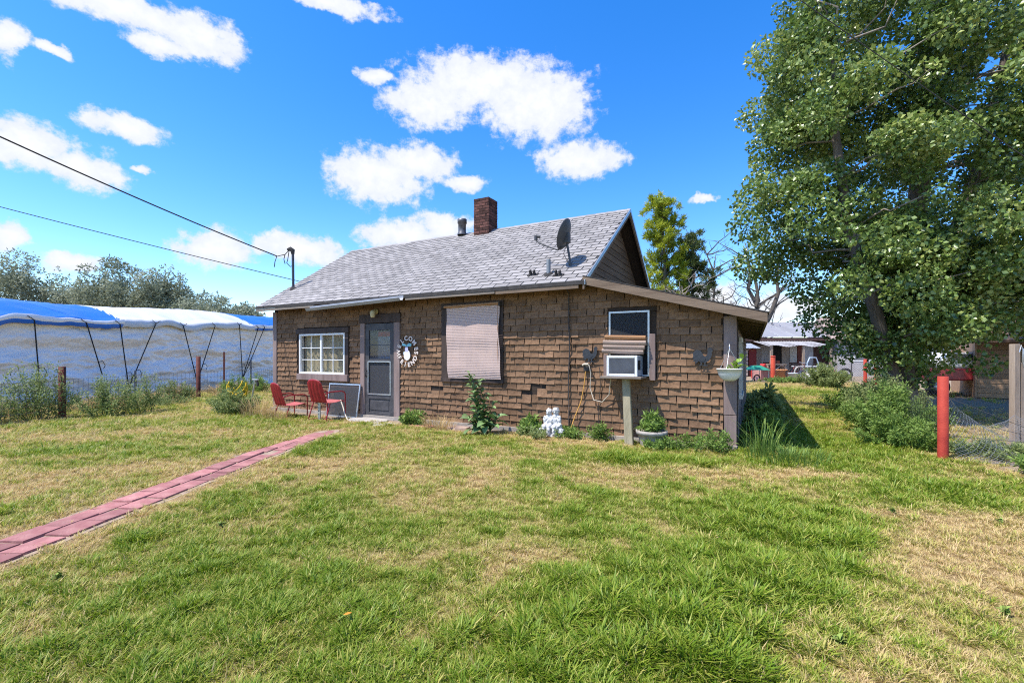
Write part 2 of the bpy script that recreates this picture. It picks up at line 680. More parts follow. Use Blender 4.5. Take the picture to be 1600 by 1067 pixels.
while y < 8.35:
    for side in (-1, 1):
        yy = y + (0.13 if side > 0 else 0) + random.uniform(-.012, .012)
        x = -3.63 + (yy - 3.2) * 0.044 + side * 0.106 + random.uniform(-.01, .01)
        o = bpy.data.objects.new('paver', pme)
        COL.objects.link(o)
        o.parent = po
        o.location = (x, yy, ground_z(x, yy) + 0.017 + random.uniform(-.005, .006))
        o.rotation_euler = (random.uniform(-.025, .025), random.uniform(-.03, .03), -0.044 + random.uniform(-.03, .03))
    y += 0.308
# ------------------------------------------------------------------ house
house = thing('house', 'low brown shingle-sided house with grey shingle roof and lean-to end', 'house', house=True)
XL = -10.67                      # left end of the front wall, right end is x = 0, front wall plane y = 0
XG = -2.55                       # gable end of the main house
RIDGE_Y, RIDGE_Z, EAVE_Y, EAVE_Z = 2.77, 4.67, -0.35, 2.62
SL = (RIDGE_Z - EAVE_Z) / (RIDGE_Y - EAVE_Y)
BACK_Y = 5.9


def lean_z(x):                   # top of the lean-to roof
    return 2.70 - (x + 2.16) * (0.70 / 2.58)


m_under = Mt('wall_underlay', (0.045, 0.03, 0.022), 0.9, 0.3, 5, 0.3, stretch=(1, 1, 6))
m_shin = Mt('siding_shingle', (0.145, 0.083, 0.048), 0.9, 0.3, 22, 0.35, 130, rnd=0.24, island=True, col2=(0.235, 0.14, 0.083), spec=0.15, stain=0.22)
m_trim = Mt('trim_brown', (0.062, 0.043, 0.036), 0.75, 0.35, 9, 0.3, 50, stretch=(1, 1, 0.2), spec=0.25)
m_trim_worn = Mt('trim_worn', (0.175, 0.122, 0.108), 0.85, 0.3, 7, 0.3, 45, stretch=(1, 1, 0.15), col2=(0.29, 0.215, 0.195))
m_board = Mt('weathered_board', (0.16, 0.125, 0.10), 0.85, 0.3, 6, 0.35, 40, stretch=(0.15, 1, 3), col2=(0.30, 0.25, 0.205))
m_rake = Mt('rake_board', (0.13, 0.088, 0.06), 0.85, 0.3, 7, 0.35, 40, stretch=(0.15, 1, 3), col2=(0.235, 0.17, 0.12))
m_soffit = Mt('soffit_dark', (0.05, 0.036, 0.028), 0.9, 0.3, 8)
m_roof = Mt('roof_shingle', (0.25, 0.232, 0.222), 0.92, 0.2, 5, 0.3, 220, rnd=0.16, island=True, col2=(0.315, 0.293, 0.28), spec=0.12, stain=0.12)
m_felt = Mt('roof_felt', (0.055, 0.05, 0.048), 0.95, 0.3, 9, 0.4, 90)
m_white = Mt('white_vinyl', (0.76, 0.76, 0.75), 0.4, 0.05, 8, spec=0.4)
m_alu = Mt('grey_aluminium', (0.50, 0.52, 0.54), 0.38, 0.15, 14, metal=0.7)
m_dkpaint = Mt('dark_grey_paint', (0.038, 0.037, 0.042), 0.55, 0.35, 6, 0.2, 30, col2=(0.085, 0.082, 0.088))
m_dkpaint2 = Mt('navy_grey_paint', (0.052, 0.06, 0.082), 0.5, 0.3, 8, 0.1, 30)
m_glass = glass_mat('window_glass', (0.03, 0.035, 0.04), 0.22)
m_dkglass = glass_mat('door_glass', (0.03, 0.05, 0.09), 0.38)
m_screen = glass_mat('insect_screen', (0.05, 0.05, 0.056), 0.6, 0.7)
m_curtain = Mt('cream_curtain', (0.66, 0.57, 0.36), 0.9, 0.15, 3, 0.2, stretch=(6, 1, 0.6))
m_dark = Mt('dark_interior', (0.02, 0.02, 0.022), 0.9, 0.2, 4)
m_conc = Mt('old_concrete', (0.33, 0.29, 0.25), 0.95, 0.25, 7, 0.4, 40)

# openings in the front wall: x0, x1, z0, z1
OPEN = {'window': (-9.66, -8.08, 0.95, 1.92), 'door': (-7.44, -6.59, 0.0, 2.11), 'blind': (-5.16, -4.02, 0.98, 2.33), 'ac': (-1.88, -1.22, 1.06, 2.12)}
# wall core with real holes
xs = sorted({XL, 0.0, XG} | {v for o in OPEN.values() for v in o[:2]})
zs = sorted({-0.1, 2.79} | {v for o in OPEN.values() for v in o[2:]})
w = MB()
for i in range(len(xs) - 1):
    for j in range(len(zs) - 1):
        mx_, mz_ = (xs[i] + xs[i + 1]) / 2, (zs[j] + zs[j + 1]) / 2
        if any(o[0] < mx_ < o[1] and o[2] < mz_ < o[3] for o in OPEN.values()):
            continue
        z1a = z1b = zs[j + 1]
        z0 = zs[j]
        if xs[i] >= XG:          # under the sloping lean-to roof
            z1a = min(z1a, lean_z(xs[i]) - 0.12) if zs[j + 1] < 2.7 else lean_z(xs[i]) - 0.12
            z1b = min(z1b, lean_z(xs[i + 1]) - 0.12) if zs[j + 1] < 2.7 else lean_z(xs[i + 1]) - 0.12
            if z1a <= z0 + 0.01 and z1b <= z0 + 0.01:
                continue
            z1a, z1b = max(z1a, z0 + 0.005), max(z1b, z0 + 0.005)
        x0, x1 = xs[i], xs[i + 1]
        w.hexa([(x0, 0, z0), (x1, 0, z0), (x1, 0.14, z0), (x0, 0.14, z0), (x0, 0, z1a), (x1, 0, z1b), (x1, 0.14, z1b), (x0, 0.14, z1a)])
w.build('wall', m_under, house)
for args, nm in (((XL, XL + 0.14, 0.14, BACK_Y, -0.1, 2.5), 'wall'), ((XL, XG, BACK_Y, BACK_Y + 0.14, -0.1, 2.5), 'wall'), ((-0.14, 0.0, 0.14, 9.9, -0.1, 1.93), 'wall'), ((XG, 0, 9.9, 10.04, -0.1, 1.9), 'wall'), ((XG - 0.14, XG, 0.14, BACK_Y, 0, 2.5), 'wall')):
    MB().box(*args).build(nm, m_under, house)
# concrete footing
MB().box(XL - 0.05, 0.04, -0.085, 0.02, -0.2, 0.075).build('footing', m_conc, house)

# ---- siding shingles, each a curled slab
SH_CACHE = {}


def shingle_mesh(wd, var, exp=0.118):
    key = (round(wd * 50), var)
    if key in SH_CACHE:
        return SH_CACHE[key]
    wd = round(wd * 50) / 50
    r2 = random.Random(var * 31 + key[0])
    lift = [r2.uniform(.006, .034), r2.uniform(.0, .012), r2.uniform(.006, .034)]
    if var % 4 == 0:
        lift = [.006, .004, .006]
    sag = [r2.uniform(-.006, .006) for _ in range(3)]
    th, L = 0.009, exp + 0.03
    X3 = [-wd / 2 + .0065, 0, wd / 2 - .0065]
    vs = []
    for k in range(3):           # rows: top, mid, bottom  (front faces then back faces)
        z = [L, L * 0.45, 0][k]
        for j in range(3):
            y = [-0.010, -0.014, -0.020 - lift[j]][k]
            vs.append((X3[j], y, z + (sag[j] if k == 2 else 0)))
    bk = []
    for k in (0, 2):
        z = [L, 0, 0][k]
        for j in range(3):
            y = [-0.001, 0, -0.020 - lift[j] + th][k]
            bk.append((X3[j], y, z + (sag[j] if k == 2 else 0)))
    allv = vs + bk
    fs = []
    for k in range(2):
        for j in range(2):
            fs.append((k * 3 + j, (k + 1) * 3 + j, (k + 1) * 3 + j + 1, k * 3 + j + 1))
    fs += [(6, 12, 13, 7), (7, 13, 14, 8)]               # bottom edge
    fs += [(9, 10, 13, 12), (10, 11, 14, 13)]            # back
    fs += [(0, 9, 12, 6, 3), (2, 5, 8, 14, 11)]          # sides
    SH_CACHE[key] = (allv, fs, None)
    return SH_CACHE[key]


def shingle_obj_mesh(wd, var):
    v, f, me = shingle_mesh(wd, var)
    if me is None:
        mb = MB().add(v, f)
        me = mb.mesh('shingle', m_shin)
        SH_CACHE[(round(wd * 50), var)] = (v, f, me)
    return me


blocks = [(-9.76, -7.95, 0.80, 2.04), (-7.58, -6.42, 0.0, 2.28), (-5.33, -3.90, 0.88, 2.42), (-1.90, -1.12, 1.03, 2.15)]
MISSING = [(-3.33, 0.62), (-3.15, 0.74), (-5.45, 0.62), (-3.62, 0.75), (-8.0, 1.3)]
SH = []
exp = 0.118
row = 0
z = 0.065
while z < 2.76:
    off = (row % 2) * 0.15 + random.uniform(-.02, .02)
    x = XL + 0.14 - off
    while x < -0.15:
        wd = 0.30 + random.uniform(-.008, .008)
        x0, x1 = max(x, XL + 0.13), min(x + wd, -0.145)
        x += wd
        pieces = [(x0, x1)]
        for (a0, a1, b0, b1) in blocks:
            if z + exp * 0.6 > b0 and z + 0.02 < b1:
                np_ = []
                for (p0, p1) in pieces:
                    if p1 <= a0 or p0 >= a1:
                        np_.append((p0, p1))
                    else:
                        if p0 < a0:
                            np_.append((p0, a0))
                        if p1 > a1:
                            np_.append((a1, p1))
                pieces = np_
        for (p0, p1) in pieces:
            if p1 - p0 < 0.045:
                continue
            cx_ = (p0 + p1) / 2
            top = 2.72 if cx_ < XG + 0.2 else lean_z(p1) - 0.10
            if z + exp * 0.5 > top:
                continue
            if any(abs(cx_ - mx_) < 0.14 and abs(z - mz_) < 0.06 for mx_, mz_ in MISSING):
                continue
            SH.append((cx_, z, p1 - p0))
    z += exp
    row += 1
camL = HM.inverted() @ Vector((0, 0, 1.4))


def seen_size(p, wd):
    d = (Vector(p) - camL).length
    return wd * abs(camL.y - p[1]) / d ** 2


SH.sort(key=lambda s: -seen_size((s[0], 0, s[1]), s[2]))
rest = MB()
for i, (cx_, z, wd) in enumerate(SH):
    var = random.randrange(9)
    rot = random.uniform(-.012, .012)
    if i < 300:
        o = bpy.data.objects.new('siding_shingle', shingle_obj_mesh(wd, var))
        COL.objects.link(o)
        o.parent = house
        o.location = (cx_, 0, z + random.uniform(-.004, .004))
        o.rotation_euler = (0, rot, 0)
    else:
        v, f, _ = shingle_mesh(wd, var)
        rest.add(v, f, Matrix.Translation((cx_, 0, z + random.uniform(-.004, .004))) @ Matrix.Rotation(rot, 4, 'Y'))
tag(rest.build('siding_shingles', m_shin, house), kind='stuff')

# ---- corner boards
MB().box(XL - 0.02, XL + 0.13, -0.04, 0.0, 0.0, 2.5).build('corner_board', m_trim_worn, house, 0.004)
MB().box(-0.145, 0.03, -0.05, -0.002, 0.52, 1.98).build('corner_board', m_trim_worn, house, 0.004)
MB().box(-0.14, 0.028, -0.048, -0.002, -0.05, 0.512).build('corner_board', m_trim_worn, house, 0.004)
MB().box(0.004, 0.045, -0.02, 0.10, -0.05, 1.9).build('corner_board', m_trim, house, 0.004)

# ---- window with white vinyl frame
wn_ = bpy.data.objects.new('window', None)
COL.objects.link(wn_)
wn_.parent = house
x0, x1, z0, z1 = OPEN['window']


def frame_mb(x0, x1, z0, z1, t_, y0, y1):
    return MB().box(x0, x0 + t_, y0, y1, z0, z1).box(x1 - t_, x1, y0, y1, z0, z1).box(x0 + t_, x1 - t_, y0, y1, z0, z0 + t_).box(x0 + t_, x1 - t_, y0, y1, z1 - t_, z1)


frame_mb(x0, x1, z0, z1, 0.046, -0.045, 0.06).build('frame', m_white, wn_, 0.004)
xm = (x0 + x1) / 2 - 0.02
MB().box(xm - 0.028, xm + 0.028, -0.035, 0.03, z0 + 0.055, z1 - 0.055).build('meeting_rail', m_white, wn_, 0.003)
for (a0, a1) in ((x0 + 0.055, xm - 0.028), (xm + 0.028, x1 - 0.055)):
    MB().box(a0, a1, 0.0, 0.006, z0 + 0.055, z1 - 0.055).build('pane', m_glass, wn_)
    am = (a0 + a1) / 2
    MB().box(am - 0.009, am + 0.009, -0.012, -0.001, z0 + 0.056, z1 - 0.056).build('muntin', m_white, wn_)
    for k in (1, 2):
        zz = z0 + 0.055 + (z1 - z0 - 0.11) * k / 3
        MB().box(a0, am - 0.01, -0.011, -0.001, zz - 0.009, zz + 0.009).box(am + 0.01, a1, -0.011, -0.001, zz - 0.009, zz + 0.009).build('muntin', m_white, wn_)
cu = MB()
P = []
for k in range(2):
    P.append([(x0 + 0.02 + (x1 - x0 - 0.04) * j / 60, 0.1 + 0.018 * math.sin(j * 0.9) + 0.012 * math.sin(j * 2.3), z0 if k == 0 else z1) for j in range(61)])
cu.grid(P).build('curtain', m_curtain, wn_)
MB().box(-9.78, -7.95, -0.055, 0.0, z1, z1 + 0.125).build('head_trim', m_trim, wn_, 0.004)
MB().box(-9.72, -7.96, -0.075, 0.0, z0 - 0.15, z0).build('sill', m_trim_worn, wn_, 0.004)
MB().box(x1 + 0.001, x1 + 0.11, -0.04, 0.0, z0, z1).build('side_trim', m_trim, wn_, 0.004)
MB().box(x0 - 0.07, x0 - 0.001, -0.03, 0.0, z0, z1).build('side_trim', m_trim, wn_, 0.004)

# ---- storm door
dr = bpy.data.objects.new('door', None)
COL.objects.link(dr)
dr.parent = house
MB().box(-7.58, -7.445, -0.05, 0.03, 0.0, 2.11).build('door_frame', m_trim_worn, dr, 0.004)
MB().box(-6.585, -6.42, -0.05, 0.03, 0.0, 2.11).build('door_frame', m_trim_worn, dr, 0.004)
MB().box(-7.60, -6.40, -0.06, 0.03, 2.112, 2.30).build('door_frame', m_trim, dr, 0.004)
a0, a1 = -7.44, -6.59
lf = MB()
lf.box(a0, a0 + 0.115, -0.03, 0.012, 0.03, 2.1).box(a1 - 0.115, a1, -0.03, 0.012, 0.03, 2.1)
for (q0, q1) in ((0.03, 0.14), (0.44, 0.56), (1.25, 1.31), (1.95, 2.1)):
    lf.box(a0 + 0.115, a1 - 0.115, -0.03, 0.012, q0, q1)
lf.build('door_leaf', m_dkpaint, dr, 0.004)
MB().box(a0 + 0.115, a1 - 0.115, -0.012, 0.006, 0.14, 0.44).build('kick_panel', m_dkpaint, dr)
MB().box(a0 + 0.16, a1 - 0.16, -0.022, -0.0125, 0.19, 0.40).build('raised_panel', m_dkpaint, dr, 0.008)
MB().box(a0 + 0.115, a1 - 0.115, -0.01, -0.005, 1.31, 1.95).build('pane', m_dkglass, dr)
MB().box(a0 + 0.115, a1 - 0.115, -0.012, -0.008, 0.56, 1.25).build('insect_screen', m_screen, dr)
frame_mb(a0 + 0.085, a1 - 0.09, 0.53, 1.27, 0.022, -0.042, -0.031).build('screen_frame', m_alu, dr)
MB().box(a0 + 0.12, a1 - 0.12, -0.02, -0.0125, 1.62, 1.632).build('glazing_bar', m_dkpaint2, dr)
MB().tube([(a0 + 0.05, -0.033, 0.92), (a0 + 0.05, -0.075, 0.95), (a0 + 0.05, -0.08, 1.02), (a0 + 0.05, -0.033, 1.07)], 0.012, 6).build('handle', m_felt, dr)
# inner door with red note; bluish reflection painted as pane behind the glass
MB().box(a0, a1, 0.07, 0.11, 0.02, 2.1).build('inner_door', m_dkpaint2, dr)
MB().box(a0 + 0.30, a1 - 0.13, 0.055, 0.068, 1.82, 1.92).build('red_notice', Mt('red_paper', (0.7, 0.03, 0.03), 0.8), dr)
MB().box(a0 + 0.30, a1 - 0.13, 0.05, 0.066, 1.33, 1.81).build('reflection_pane', Mt('pale_blue_reflection', (0.34, 0.46, 0.62), 0.3, 0.4, 3), dr)
MB().box(a0 - 0.05, a1 + 0.05, -0.10, 0.0, -0.05, 0.028).build('threshold', m_conc, dr, 0.006)

# ---- blind window trim
bw = bpy.data.objects.new('window', None)
COL.objects.link(bw)
bw.parent = house
x0, x1, z0, z1 = OPEN['blind']
MB().box(x0 - 0.16, x0, -0.045, 0.02, z0 - 0.02, z1).build('side_trim', m_trim, bw, 0.004)
MB().box(x1, x1 + 0.12, -0.045, 0.02, z0 - 0.02, z1).build('side_trim', m_trim, bw, 0.004)
MB().box(x0 - 0.17, x1 + 0.13, -0.05, 0.02, z1 + 0.002, z1 + 0.105).build('head_trim', m_trim, bw, 0.004)
MB().box(x0 - 0.17, x1 + 0.13, -0.06, 0.02, z0 - 0.11, z0 - 0.021).build('sill', m_trim, bw, 0.004)
MB().box(x0, x1, 0.03, 0.036, z0, z1).build('pane', m_glass, bw)
MB().box(x0, x1, 0.09, 0.10, z0, z1).build('dark_backing', m_dark, bw)  # near-black sheet standing in for the unlit room behind the pane

# ---- window above the air conditioner
aw = bpy.data.objects.new('window', None)
COL.objects.link(aw)
aw.parent = house
x0, x1, z0, z1 = OPEN['ac']
frame_mb(x0, x1, z0, z1, 0.028, -0.045, 0.0).build('frame', m_alu, aw)
MB().box(x0 + 0.028, x1 - 0.028, -0.03, -0.026, 1.42, z1 - 0.028).build('pane', glass_mat('screened_pane', (0.014, 0.016, 0.02), 0.75, 0.75), aw)
MB().box(x0 + 0.0, x1, 0.03, 0.04, z0, z1).build('dark_backing', m_dark, aw)  # dark sheet in place of the room's shade behind the screened pane
MB().box(x0 - 0.02, x1 + 0.02, -0.012, 0.0, 1.04, 1.06).build('sill', m_trim, aw)
MB().box(x1 + 0.003, x1 + 0.095, -0.075, 0.0, 1.00, 1.74).build('side_trim', m_trim_worn, aw, 0.004)
MB().box(x0 - 0.085, x0 - 0.003, -0.06, 0.0, 1.02, 1.42).build('side_trim', m_trim_worn, aw, 0.004)

# ---- main roof: deck, shingle tabs, fascia, gable
roof = bpy.data.objects.new('roof', None)
COL.objects.link(roof)
roof.parent = house
RX0, RX1 = -10.9, -2.2


def rz(y):
    return EAVE_Z + SL * (y - EAVE_Y)


dk = MB()
dk.hexa([(RX0, EAVE_Y, EAVE_Z - 0.04), (RX1, EAVE_Y, EAVE_Z - 0.04), (RX1, RIDGE_Y, RIDGE_Z - 0.04), (RX0, RIDGE_Y, RIDGE_Z - 0.04), (RX0, EAVE_Y, EAVE_Z), (RX1, EAVE_Y, EAVE_Z), (RX1, RIDGE_Y, RIDGE_Z), (RX0, RIDGE_Y, RIDGE_Z)])
dk.build('roof_deck', m_felt, roof)
by = 2 * RIDGE_Y - EAVE_Y
dk = MB()
dk.hexa([(RX0, RIDGE_Y + .001, RIDGE_Z - 0.04), (RX1, RIDGE_Y + .001, RIDGE_Z - 0.04), (RX1, by, EAVE_Z - 0.04), (RX0, by, EAVE_Z - 0.04), (RX0, RIDGE_Y + .001, RIDGE_Z), (RX1, RIDGE_Y + .001, RIDGE_Z), (RX1, by, EAVE_Z), (RX0, by, EAVE_Z)])
dk.build('roof_deck', m_soffit, roof)
slope = math.atan(SL)
Lr = math.hypot(RIDGE_Y - EAVE_Y, RIDGE_Z - EAVE_Z)
nrow = 25
ce = Lr / nrow
RT = []
tab_cache = {}


def tab_geo(wd, var):
    key = (round(wd * 50), var)
    if key not in tab_cache:
        r2 = random.Random(key[0] * 7 + var)
        w2 = round(wd * 50) / 50 / 2 - 0.010
        u = [r2.uniform(0, .006) for _ in range(2)]
        dz = r2.uniform(-.004, .004)
        L = ce + 0.03
        v = [(-w2, -.004 + dz, .004), (w2, -.004 - dz, .004), (w2, L, .0015), (-w2, L, .0015), (-w2, -.004 + dz, .016 + u[0]), (w2, -.004 - dz, .016 + u[1]), (w2, L, .004), (-w2, L, .004)]
        f = [(0, 1, 5, 4), (1, 2, 6, 5), (3, 0, 4, 7), (4, 5, 6, 7)]
        tab_cache[key] = [v, f, None]
    return tab_cache[key]


MR = Matrix.Rotation(slope, 4, 'X')
for r_ in range(nrow):
    x = RX0 + 0.0 - (r_ % 2) * 0.14 - random.uniform(0, .03)
    while x < RX1 - 0.02:
        wd = 0.28
        x0_, x1_ = max(x, RX0), min(x + wd, RX1)
        x += wd
        if x1_ - x0_ < 0.05:
            continue
        s = r_ * ce
        RT.append(((x0_ + x1_) / 2, EAVE_Y + s * math.cos(slope), EAVE_Z + s * math.sin(slope), x1_ - x0_))
RT.sort(key=lambda q: -q[3] / (Vector(q[:3]) - camL).length ** 2)
rest = MB()
for i, (x, y, z, wd) in enumerate(RT):
    g = tab_geo(wd, random.randrange(6))
    if i < 300:
        if g[2] is None:
            g[2] = MB().add(g[0], g[1]).mesh('roof_shingle', m_roof)
        o = bpy.data.objects.new('roof_shingle', g[2])
        COL.objects.link(o)
        o.parent = roof
        o.location = (x, y, z)
        o.rotation_euler = (slope, 0, 0)
    else:
        rest.add(g[0], g[1], Matrix.Translation((x, y, z)) @ MR)
tag(rest.build('roof_shingles', m_roof, roof), kind='stuff')
cap = MB()
k = 0
x = RX0
while x < RX1 - 0.05:
    x1_ = min(x + 0.24, RX1)
    for s in (-1, 1):
        cap.add([(x, RIDGE_Y, RIDGE_Z + .022), (x1_, RIDGE_Y, RIDGE_Z + .016), (x1_, RIDGE_Y + s * .13, RIDGE_Z - .13 * SL + .016), (x, RIDGE_Y + s * .13, RIDGE_Z - .13 * SL + .024)], [(0, 1, 2, 3) if s > 0 else (3, 2, 1, 0)])
    x = x1_
cap.build('ridge_cap', m_roof, roof)
# eave fascia in weathered lengths, dark drip strip above
MB().box(RX0, RX1, EAVE_Y - 0.012, EAVE_Y, EAVE_Z - 0.055, EAVE_Z + 0.002).build('drip_edge', m_felt, roof)
for (f0, f1, dz, mm) in ((-10.9, -8.75, 0, m_board), (-6.0, -3.9, 0.01, m_board), (-3.88, -2.3, -0.005, m_rake)):
    MB().box(f0, f1, EAVE_Y - 0.004, EAVE_Y + 0.022, EAVE_Z - 0.115 + dz, EAVE_Z - 0.057).build('fascia', mm, roof, 0.003)
# sagging metal gutter above the door
g0, g1 = Vector((-8.85, EAVE_Y - 0.02, 2.50)), Vector((-6.03, EAVE_Y - 0.02, 2.585))
ga = MB()
for k in range(1):
    a, b = g0, g1
    pr = [(0.0, 0.03), (0.0, -0.02), (-0.03, -0.07), (-0.09, -0.075), (-0.125, -0.03), (-0.13, -0.032), (-0.095, -0.085), (-0.028, -0.08), (0.006, -0.024), (0.006, 0.03)]
    n = len(pr)
    vs = [(a.x, a.y + p, a.z + q) for p, q in pr] + [(b.x, b.y + p, b.z + q) for p, q in pr]
    ga.add(vs, [(i, (i + 1) % n, (i + 1) % n + n, i + n) for i in range(n)])
ga.build('gutter', Mt('gutter_metal', (0.34, 0.34, 0.36), 0.45, 0.3, 5, metal=0.3, stretch=(0.3, 1, 1)), roof)
# gable end, recessed, with rake boards
ga = MB()
gy0, gy1 = 0.15, BACK_Y
nb = 18
m_gable = Mt('gable_plank', (0.15, 0.10, 0.065), 0.9, 0.3, 8, 0.4, 50, stretch=(1, 0.15, 3), rnd=0.2)
zz = 2.42
while zz < RIDGE_Z - 0.12:
    z1_ = zz + 0.15
    ya = (zz - EAVE_Z + 0.05) / SL + EAVE_Y + 0.05
    yb = (z1_ - EAVE_Z + 0.05) / SL + EAVE_Y + 0.05
    ya, yb = max(ya, 0.0), max(yb, 0.0)
    if yb < RIDGE_Y:
        xa = XG
        MB().hexa([(xa, ya, zz), (xa + 0.03, ya, zz), (xa + 0.03, 2 * RIDGE_Y - ya, zz), (xa, 2 * RIDGE_Y - ya, zz), (xa, yb, z1_ - .008), (xa + 0.022, yb, z1_ - .008), (xa + 0.022, 2 * RIDGE_Y - yb, z1_ - .008), (xa, 2 * RIDGE_Y - yb, z1_ - .008)]).build('gable_plank', m_gable, house)
    zz = z1_
ga = MB()
ga.prism([(0, 0), (1, 0), (.5, 1)], 0, 1)
core = MB()
core.add([(XG - .05, 0.0, 2.4), (XG - .05, 2 * RIDGE_Y, 2.4), (XG - .05, RIDGE_Y, RIDGE_Z - .06)], [(0, 1, 2)])
core.build('gable_sheathing', m_soffit, house)
core = MB()
core.add([(XL + .02, 0.0, 2.4), (XL + .02, 2 * RIDGE_Y, 2.4), (XL + .02, RIDGE_Y, RIDGE_Z - .06)], [(0, 2, 1)])
core.build('gable_sheathing', m_under, house)
for s, mm in ((-1, m_alu), (1, m_rake)):
    ye = EAVE_Y if s < 0 else by
    rb = MB()
    d_ = 0.135
    rb.hexa([(RX1 - 0.03, ye, EAVE_Z - d_), (RX1, ye, EAVE_Z - d_), (RX1, RIDGE_Y, RIDGE_Z - d_), (RX1 - 0.03, RIDGE_Y, RIDGE_Z - d_), (RX1 - 0.03, ye, EAVE_Z - .042), (RX1, ye, EAVE_Z - .042), (RX1, RIDGE_Y, RIDGE_Z - .042), (RX1 - 0.03, RIDGE_Y, RIDGE_Z - .042)])
    rb.build('rake_board', m_rake, roof)
    tr = MB()
    tr.hexa([(RX1 + .001, ye, EAVE_Z - .06), (RX1 + 0.014, ye, EAVE_Z - .06), (RX1 + 0.014, RIDGE_Y, RIDGE_Z - .06), (RX1 + .001, RIDGE_Y, RIDGE_Z - .06), (RX1 + .001, ye, EAVE_Z + .016), (RX1 + 0.014, ye, EAVE_Z + .016), (RX1 + 0.014, RIDGE_Y, RIDGE_Z + .016), (RX1 + .001, RIDGE_Y, RIDGE_Z + .016)])
    tr.build('drip_edge', m_alu, roof)

# ---- lean-to roof at the right end
lr = bpy.data.objects.new('lean_to_roof', None)
COL.objects.link(lr)
lr.parent = house
lx0, lx1, ly0, ly1 = -2.24, 0.42, -0.30, 10.15
MB().hexa([(lx0, ly0, lean_z(lx0) - .05), (lx1, ly0, lean_z(lx1) - .05), (lx1, ly1, lean_z(lx1) - .05), (lx0, ly1, lean_z(lx0) - .05), (lx0, ly0, lean_z(lx0) - .02), (lx1, ly0, lean_z(lx1) - .02), (lx1, ly1, lean_z(lx1) - .02), (lx0, ly1, lean_z(lx0) - .02)]).build('roof_deck', m_soffit, lr)
MB().hexa([(lx0, ly0 - .03, lean_z(lx0) - .019), (lx1 + .02, ly0 - .03, lean_z(lx1) - .019), (lx1 + .02, ly1, lean_z(lx1) - .019), (lx0, ly1, lean_z(lx0) - .019), (lx0, ly0 - .03, lean_z(lx0) - .004), (lx1 + .02, ly0 - .03, lean_z(lx1) - .004), (lx1 + .02, ly1, lean_z(lx1) - .004), (lx0, ly1, lean_z(lx0) - .004)]).build('roof_felt', m_felt, lr)
MB().hexa([(lx0, ly0 - .026, lean_z(lx0) - .155), (lx1, ly0 - .026, lean_z(lx1) - .15), (lx1, ly0, lean_z(lx1) - .15), (lx0, ly0, lean_z(lx0) - .155), (lx0, ly0 - .026, lean_z(lx0) - .021), (lx1, ly0 - .026, lean_z(lx1) - .021), (lx1, ly0, lean_z(lx1) - .021), (lx0, ly0, lean_z(lx0) - .021)]).build('rake_board', m_rake, lr, 0.004)
MB().box(lx1 - .03, lx1, ly0 + .001, ly1, lean_z(lx1) - .15, lean_z(lx1) - .052).build('fascia', m_rake, lr)
for k in range(12):
    yy = 0.05 + k * 0.85
    MB().hexa([(-0.1, yy, lean_z(-.1) - .17), (lx1 - .031, yy, lean_z(lx1) - .145), (lx1 - .031, yy + .045, lean_z(lx1) - .145), (-.1, yy + .045, lean_z(-.1) - .17), (-.1, yy, lean_z(-.1) - .051), (lx1 - .031, yy, lean_z(lx1) - .051), (lx1 - .031, yy + .045, lean_z(lx1) - .051), (-.1, yy + .045, lean_z(-.1) - .051)]).build('rafter_tail', m_rake, lr)
# side wall details: clapboards and a white window frame seen edge-on
for k in range(12):
    MB().hexa([(0.003, 0.12, .05 + k * .15), (0.03, 0.12, .05 + k * .15), (0.03, 9.9, .05 + k * .15), (0.003, 9.9, .05 + k * .15), (0.003, 0.12, .197 + k * .15), (0.012, 0.12, .197 + k * .15), (0.012, 9.9, .197 + k * .15), (0.003, 9.9, .197 + k * .15)]).build('side_board', m_trim_worn, house)
sw = bpy.data.objects.new('window', None)
COL.objects.link(sw)
sw.parent = house
f_ = MB()
f_.box(0.031, 0.075, 0.9, 0.98, 0.75, 1.7).box(0.031, 0.075, 1.9, 1.98, 0.75, 1.7).box(0.031, 0.075, 0.98, 1.9, 1.62, 1.7).box(0.031, 0.09, 0.86, 2.02, 0.68, 0.75)
f_.build('frame', Mt('old_white_paint', (0.62, 0.58, 0.52), 0.7, 0.25, 12), sw)
MB().box(0.031, 0.036, 0.98, 1.9, 0.75, 1.62).build('pane', m_dkglass, sw)
# roof plumbing vents near the dish and behind the lean-to edge
MB().tube([(-2.97, -0.04, 2.80), (-2.97, -0.04, 3.10)], 0.038, 10).build('vent_pipe', Mt('grey_pipe', (0.22, 0.24, 0.26), 0.5), roof)
MB().lathe([(0.1, 0.0), (0.085, 0.03), (0.045, 0.06)], 10, Matrix.Translation((-2.97, -.04, 2.815)) @ MR).build('vent_flashing', m_felt, roof)
MB().tube([(-0.35, 4.2, 2.1), (-0.35, 4.2, 2.55)], 0.045, 10).build('vent_pipe', m_felt, lr)
# metal stove pipe
sp = bpy.data.objects.new('stove_pipe', None)
COL.objects.link(sp)
sp.parent = house
MB().lathe([(0.13, 4.62), (0.125, 4.66), (0.105, 4.69), (0.105, 4.93), (0.125, 4.93), (0.125, 5.04), (0.09, 5.05), (0.0, 5.05)], 18, Matrix.Translation((-6.66, 2.66, 0))).build('flue', Mt('flue_metal', (0.12, 0.12, 0.13), 0.5, 0.4, 12, metal=0.5), sp)
